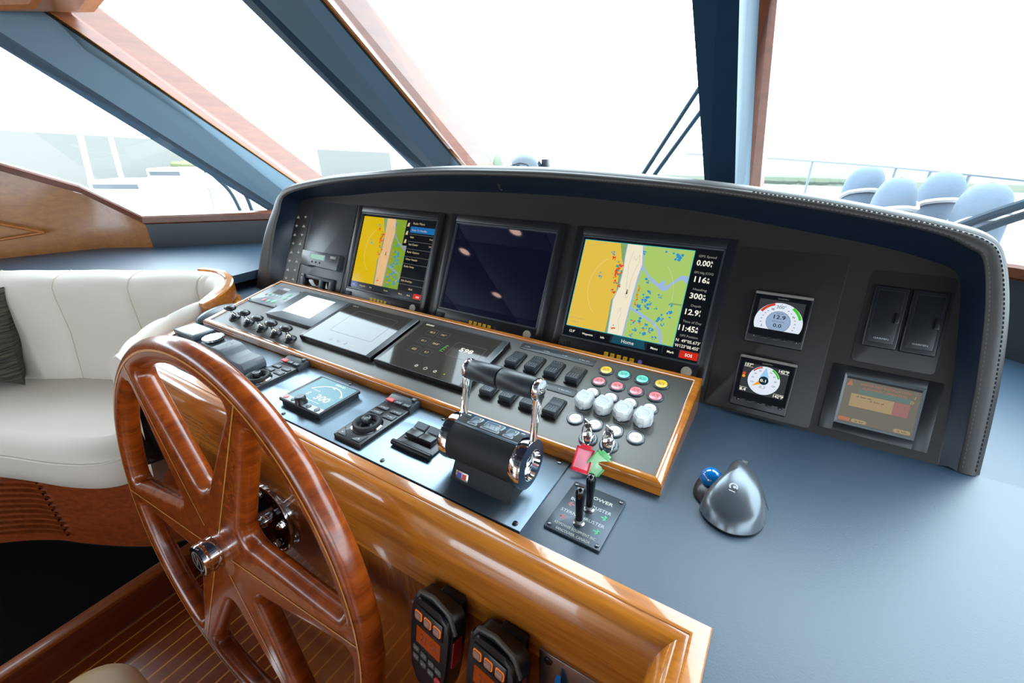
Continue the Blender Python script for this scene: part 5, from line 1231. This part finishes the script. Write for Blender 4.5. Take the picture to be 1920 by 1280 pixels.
pm = T(-2.50, .205, -.125) @ RZ(.50) @ RX(math.radians(76))
pq = pillow(pm, .42, .36, .14, PM); tag(recentre(pq.build('throw_pillow')), 'dark olive brown textured pillow leaning on the settee back', 'pillow')
# corner of a tan seat cushion close below the camera
q = MB(T(-.945, -.070, -.62)); P = rrect(-.18, -.32, .18, .13, .09, 8); rows = []
for z, d in ((0, .02), (.01, .0), (.06, -.004), (.085, .010), (.097, .035), (.100, .07)): rows.append([(x*(1-d/.18), y*(1-d/.22), z) for x, y in P])
q.grid([r_+[r_[0]] for r_ in rows], TAN); q.add(rows[-1], [tuple(range(len(P)))], TAN)
hs = thing('helm_chair', 'edge of a tan upholstered helm chair at the bottom of the picture', 'seat', T(-.945, -.05, ZF))
q.build('seat_cushion', hs, True, ang=60)
q = MB(T(-.945, -.07, ZF)); q.cyl(.05, .015, .29, STEEL, n=28); q.cyl(.17, .0005, .018, STEEL, n=36, b=.005); q.build('pedestal', hs, True)

# ------------------------------------------------------------------ outside the windshield
def at_(az, tn, d): a = math.radians(az); return Vector((d*math.sin(a), d*math.cos(a), .5115+d*tn))
DECK = mat('foredeck_white', (.36, .37, .39), .5); WATER = mat('bright_water', (.30, .32, .34), .2); GRASSM = mat('shore_grass', (.20, .215, .165), .9); HULL = mat('boat_gelcoat', (.6, .6, .6), .3)
struct(MB().box(-4.5, 3.6, 1.95, 7.6, -.75, -.70, DECK).build('floor_foredeck'), 'white foredeck')
struct(MB().box(-160, 160, 8, 160, -3.05, -3.0, WATER).build('water'), 'bright harbour water')
struct(MB().box(-160, 1, -40, 8, -3.05, -3.0, WATER).build('water_side'), 'bright harbour water beside the boat')
q = MB(); q.box(-30, 60, 38, 60, -3, -2.6, GRASSM); q.build('shore'); struct(bpy.data.objects['shore'], 'low grassy shore far across the water')
rnd = random.Random(5); 
TRM = mat('hazy_tree', (.16, .185, .13), .9)
for az, w in ((-35.2, .55),):
    for j, (dx, s) in enumerate(((-1.9, .45), (0, .65), (1.7, .4))):
        c = at_(az+dx, -.047, 34); q = MB(); top_ = c.z+.9*s; hf = (top_+2.6)/2; q.ball((c.x, c.y, top_-hf), s, TRM, (1, 1, hf/s), 16); o = recentre(q.build('tree')); tag(o, ['small hazy tree on the far shore left of the searchlight, leftmost', 'tallest small hazy tree on the far shore left of the searchlight', 'small hazy tree on the far shore left of the searchlight, rightmost'][j], 'tree', 'far trees')
q = MB()
for i in range(16): c = at_(-4.2+i*.55, -.078, 36); q.ball(c+Vector((0, 0, -.15)), rnd.uniform(.3, .55), TRM, (1.4, 1, .7), 10)
o = q.build('hedge'); o['kind'] = 'stuff'; tag(recentre(o), 'hazy hedge line on the far shore behind the covered chairs', 'hedge')
# covered chairs
COV = mat('blue_grey_cover', (.072, .098, .135), .8, bump=.4, bscale=6); STR = mat('white_strap', (.3, .3, .3), .6)
def chair(azl, azr, tnt, d, yawc, label):
    cc = at_((azl+azr)/2, tnt, d); w = d*math.radians(azr-azl)*1.02; zb = -.70; H = cc.z-zb
    M = T(cc.x, cc.y, zb) @ RZ(yawc); t_ = thing('covered_chair', label, 'chair', M, 'covered chairs on the foredeck')
    rows = []; n_ = 20
    for j in range(15):
        k = j/14; tt_ = max(0, (k-.64)/.36)*PI/2; z = H*(k/.64*.80 if k < .64 else .80+.20*math.sin(tt_)); sc = max(.06, math.cos(tt_)**.62) if k >= .64 else 1.0; tk = .27*(1-.45*k)
        rows.append([(w/2*sc*math.copysign(abs(math.cos(a))**.7, math.cos(a)), tk*sc*math.copysign(abs(math.sin(a))**.8, math.sin(a))-.10*(1-k), z) for a in [2*PI*i/n_ for i in range(n_)]])
    q = MB(M); q.grid([r_+[r_[0]] for r_ in rows], COV); q.add([(x, y, H+.002) for x, y, _ in rows[-1]], [tuple(range(n_))], COV); q.build('fabric_cover', t_, True, ang=80)
    q = MB(M); zs = H-.20; P = []
    for i in range(28): a = 2*PI*i/28; kk = zs/H*.8; tk = .27*(1-.45*kk)+.008; P.append(((w/2+.008)*math.copysign(abs(math.cos(a))**.7, math.cos(a)), tk*math.copysign(abs(math.sin(a))**.8, math.sin(a))-.10*(1-kk), zs+.06*math.cos(a*2)*-.5+.05*math.cos(a)))
    q.tube(P, .018, STR, 6, True); q.build('strap', t_, True)
chair(3.4, 6.5, -.059, 4.9, -.25, 'covered chair outside, leftmost of the four, tall narrow top')
chair(5.9, 9.2, -.0745, 3.95, -.2, 'covered chair outside, second from the left, low rounded top')
chair(9.0, 12.3, -.064, 4.5, -.25, 'covered chair outside, second from the right, leaning top')
chair(11.8, 15.5, -.0775, 3.9, -.2, 'covered chair outside, nearest and rightmost of the four')
# bow rail
t_ = thing('bow_rail', 'pale steel rail and stanchions around the foredeck behind the covered chairs', 'rail', T(1, 5.2, -.7)); RAILM = mat('rail_white_steel', (.14, .16, .18), .3)
PR_ = [at_(-12, -.0405, 7.4), at_(-3.9, -.0477, 6.6), at_(4, -.056, 5.7), at_(9.4, -.063, 5.05), at_(14.8, -.071, 4.5), at_(22, -.082, 3.9)]
q = MB(); q.tube(catmull(PR_, 6), .014, RAILM, 8); q.build('top_rail', t_, True)
for i, p in enumerate(catmull(PR_, 2)):
    if i % 2 == 1 or i in (6,): q = MB(); q.tube([p, (p.x, p.y, -.6995)], .012, RAILM, 8); q.build('stanchion', t_, True)
# searchlight
DC = Vector((-1.30, 2.22, .345)); M = T(DC.x, DC.y, -.70); t_ = thing('searchlight', 'domed searchlight on the foredeck just beyond the hood', 'searchlight', M)
DMM = mat('searchlight_shell', (.02, .035, .055), .15, coat=1)
q = MB(T(*DC)); q.ball((0, 0, 0), .100, DMM, (1, 1, .88), 32); q.build('dome', t_, True)
q = MB(T(*DC) @ RZ(-.53)); q.ball((0, -.020, .002), .083, mat('searchlight_lens', (.35, .33, .30), .08, coat=1, metal=.6), (.85, 1.02, .80), 28); q.build('lens', t_, True)
q = MB(T(DC.x, DC.y, -.70)); q.lathe([(.19, 0), (.19, .96), (.17, .98), (.15, 1.0), (.13, 1.01), (.10, 1.02)], mat('searchlight_base', (.18, .19, .20), .3), n=40); q.build('base', t_, True)
q = MB(T(DC.x+.115, DC.y+.03, .345)); q.box(-.018, .018, -.02, .02, -.04, .045, BLK, .006); q.build('pivot', t_, True)
# wipers
def wiper(a, b_, label, r=.011, c=None):
    WP = mat('wiper_blue_black', (.006, .020, .032), .6, spec=.2) if 'wiper_blue_black' not in bpy.data.materials else bpy.data.materials['wiper_blue_black']
    q = MB(); P = [Vector(a), (Vector(a)+Vector(b_))/2+Vector((0, .02, .01)), Vector(b_)]; q.tube(catmull(P, 5), r, WP, 8); return recentre(tag(q.build('wiper_arm'), label, 'wiper'))
wiper((-2.903, 1.42, .331), (-2.70, 1.42, .125), 'thin wiper arm outside the left window, left of two', .010)
wiper((-2.72, 1.42, .300), (-2.585, 1.42, .138), 'thin wiper arm outside the left window, right of two', .010)
wiper((-.35, 1.93, .73), (-.690, 1.93, .145), 'long wiper arm outside the centre window, upper of two', .0085)
wiper((-.33, 1.93, .65), (-.655, 1.93, .145), 'long wiper arm outside the centre window, lower of two', .0085)
wiper((.62, 1.83, .365), (.30, 1.86, .145), 'thick wiper arm outside the right window, upper of two', .014)
wiper((.65, 1.83, .345), (.36, 1.86, .145), 'thick wiper arm outside the right window, lower of two', .012)
cw = MB(); sweep(cw, [(-3.0, .95), (-2.45, 1.62), (-1.25, 2.02), (-.2, 2.05), (.6, 1.90), (1.8, .95)], [(.12, .10), (-.16, .10), (-.16, .14), (.12, .14)], HULL, side=-1)
struct(cw.build('trim_10'), 'white cowl outside the windshield carrying the wipers')
# marina on the left
BLD = mat('hazy_building', (.215, .205, .185), .9)
def slab(name, label, cat, a, b_, dz0, dz1, th, m):
    a, b_ = Vector(a), Vector(b_); d = (b_-a); d.z = 0; d.normalize(); nrm = Vector((-d.y, d.x, 0))*th
    V = [Vector((a.x, a.y, dz0)), Vector((b_.x, b_.y, dz0)), Vector((b_.x, b_.y, dz1[1])), Vector((a.x, a.y, dz1[0]))]; V += [v+nrm for v in V]
    q = MB(); q.add(V, [(0, 1, 2, 3), (7, 6, 5, 4), (0, 4, 5, 1), (1, 5, 6, 2), (2, 6, 7, 3), (3, 7, 4, 0)], m); return recentre(tag(q.build(name, flat=True), label, cat))
def az2(az, d): a = math.radians(az); return (d*math.sin(a), d*math.cos(a), 0)
slab('boathouse', 'long hazy boathouse seen through the far left window', 'building', az2(-84, 48), az2(-65.5, 48), -3, (1.75, .45), 8, BLD)
slab('storage_shed', 'pale hazy shed seen above the hood left of the centre post', 'building', az2(-53.6, 45), az2(-45.9, 45), -3, (-.42, -.85), 6, mat('pale_shed', (.21, .20, .185), .9))
for (az, tt, tb, r, lb) in ((-72.9, .0145, -.06, .16, 'pale mast before the boathouse, left of two'), (-70.9, .0105, -.06, .14, 'pale mast before the boathouse, right of two')):
    q = MB(); q.tube([at_(az, tt, 40), at_(az-.5 if az < -72 else az-.3, tb, 40)], r, HULL, 8); recentre(tag(q.build('mast'), lb, 'mast', 'marina masts'))
q = MB(); q.box(-.35, .35, -.35, .35, 0, 2.3, mat('hazy_post', (.20, .21, .17), .9)); o = q.build('dock_post'); o.location = (36*math.sin(math.radians(-56.9)), 36*math.cos(math.radians(-56.9)), -2.6); tag(o, 'hazy square post between the two left posts of the windshield', 'post')
WIN = mat('boat_window', (.07, .08, .09), .2)
def boat(az, d, L_, yawb, label, sc=1.0):
    p = az2(az, d); M = T(p[0], p[1], -3.0) @ RZ(yawb); t_ = thing('moored_boat', label, 'boat', M)
    q = MB(M); st_ = []
    for k in range(9):
        u = k/8; x = -L_/2+L_*u; w_ = L_*.16*(1-max(0, (u-.45)/.55)**2)+.02; st_.append([(x, -w_, .9*sc+.25*u), (x, -w_*.85, 0), (x, w_*.85, 0), (x, w_, .9*sc+.25*u)])
    q.grid(st_, HULL); q.grid([[r_[0], r_[3]] for r_ in st_], HULL, flip=True); q.add(st_[0], [(0, 1, 2, 3)], HULL); q.build('hull', t_, True)
    q = MB(M); q.box(-L_*.28, L_*.16, -L_*.10, L_*.10, .9*sc, 1.55*sc, HULL, .12); q.build('cabin', t_, True)
    q = MB(M); q.box(-L_*.24, L_*.10, -L_*.103, L_*.103, 1.12*sc, 1.36*sc, WIN); q.build('cabin_windows', t_, True)
boat(-70.0, 34, 9, .35, 'white cabin boat moored before the boathouse, nearer one', 1.0)
boat(-66.5, 42, 8, .3, 'white cabin boat moored at the right end of the boathouse, farther one', 1.1)
q = MB()
for i in range(14): c = at_(-66.8+i*.28, -.038-.001*i, 46); q.ball(c, rnd.uniform(.3, .55), mat('olive_bush', (.16, .165, .08), .9) if i == 0 else bpy.data.materials['olive_bush'], (1.3, 1, .8), 10)
o = q.build('bushes'); o['kind'] = 'stuff'; tag(recentre(o), 'yellow green bushes beside the boathouse', 'bushes')

# ------------------------------------------------------------------ cabin downlights
DL = mat('warm_lamp', (.8, .7, .6), .5, emit=(1.0, .62, .50), es=9); DR = mat('lamp_ring', (.5, .45, .42), .3, metal=1)
for i, (x, y) in enumerate([(-2.085, -.464), (-1.522, -.169), (-2.033, -1.016)]):
    M = T(x, y, 1.25); t_ = thing('downlight', ['ceiling downlight mirrored at the left of the dark screen', 'ceiling downlight mirrored at the top of the dark screen', 'ceiling downlight mirrored low in the dark screen'][i], 'ceiling light', M, 'ceiling downlights')
    q = MB(M); q.lathe([(.052, -.0002), (.052, -.006), (.043, -.010), (.040, -.004)], DR, n=32); q.build('trim_ring', t_, True)
    q = MB(M); q.lathe([(0, -.0035), (.041, -.0035)], DL, n=28); q.build('lamp', t_, True, flat=True)
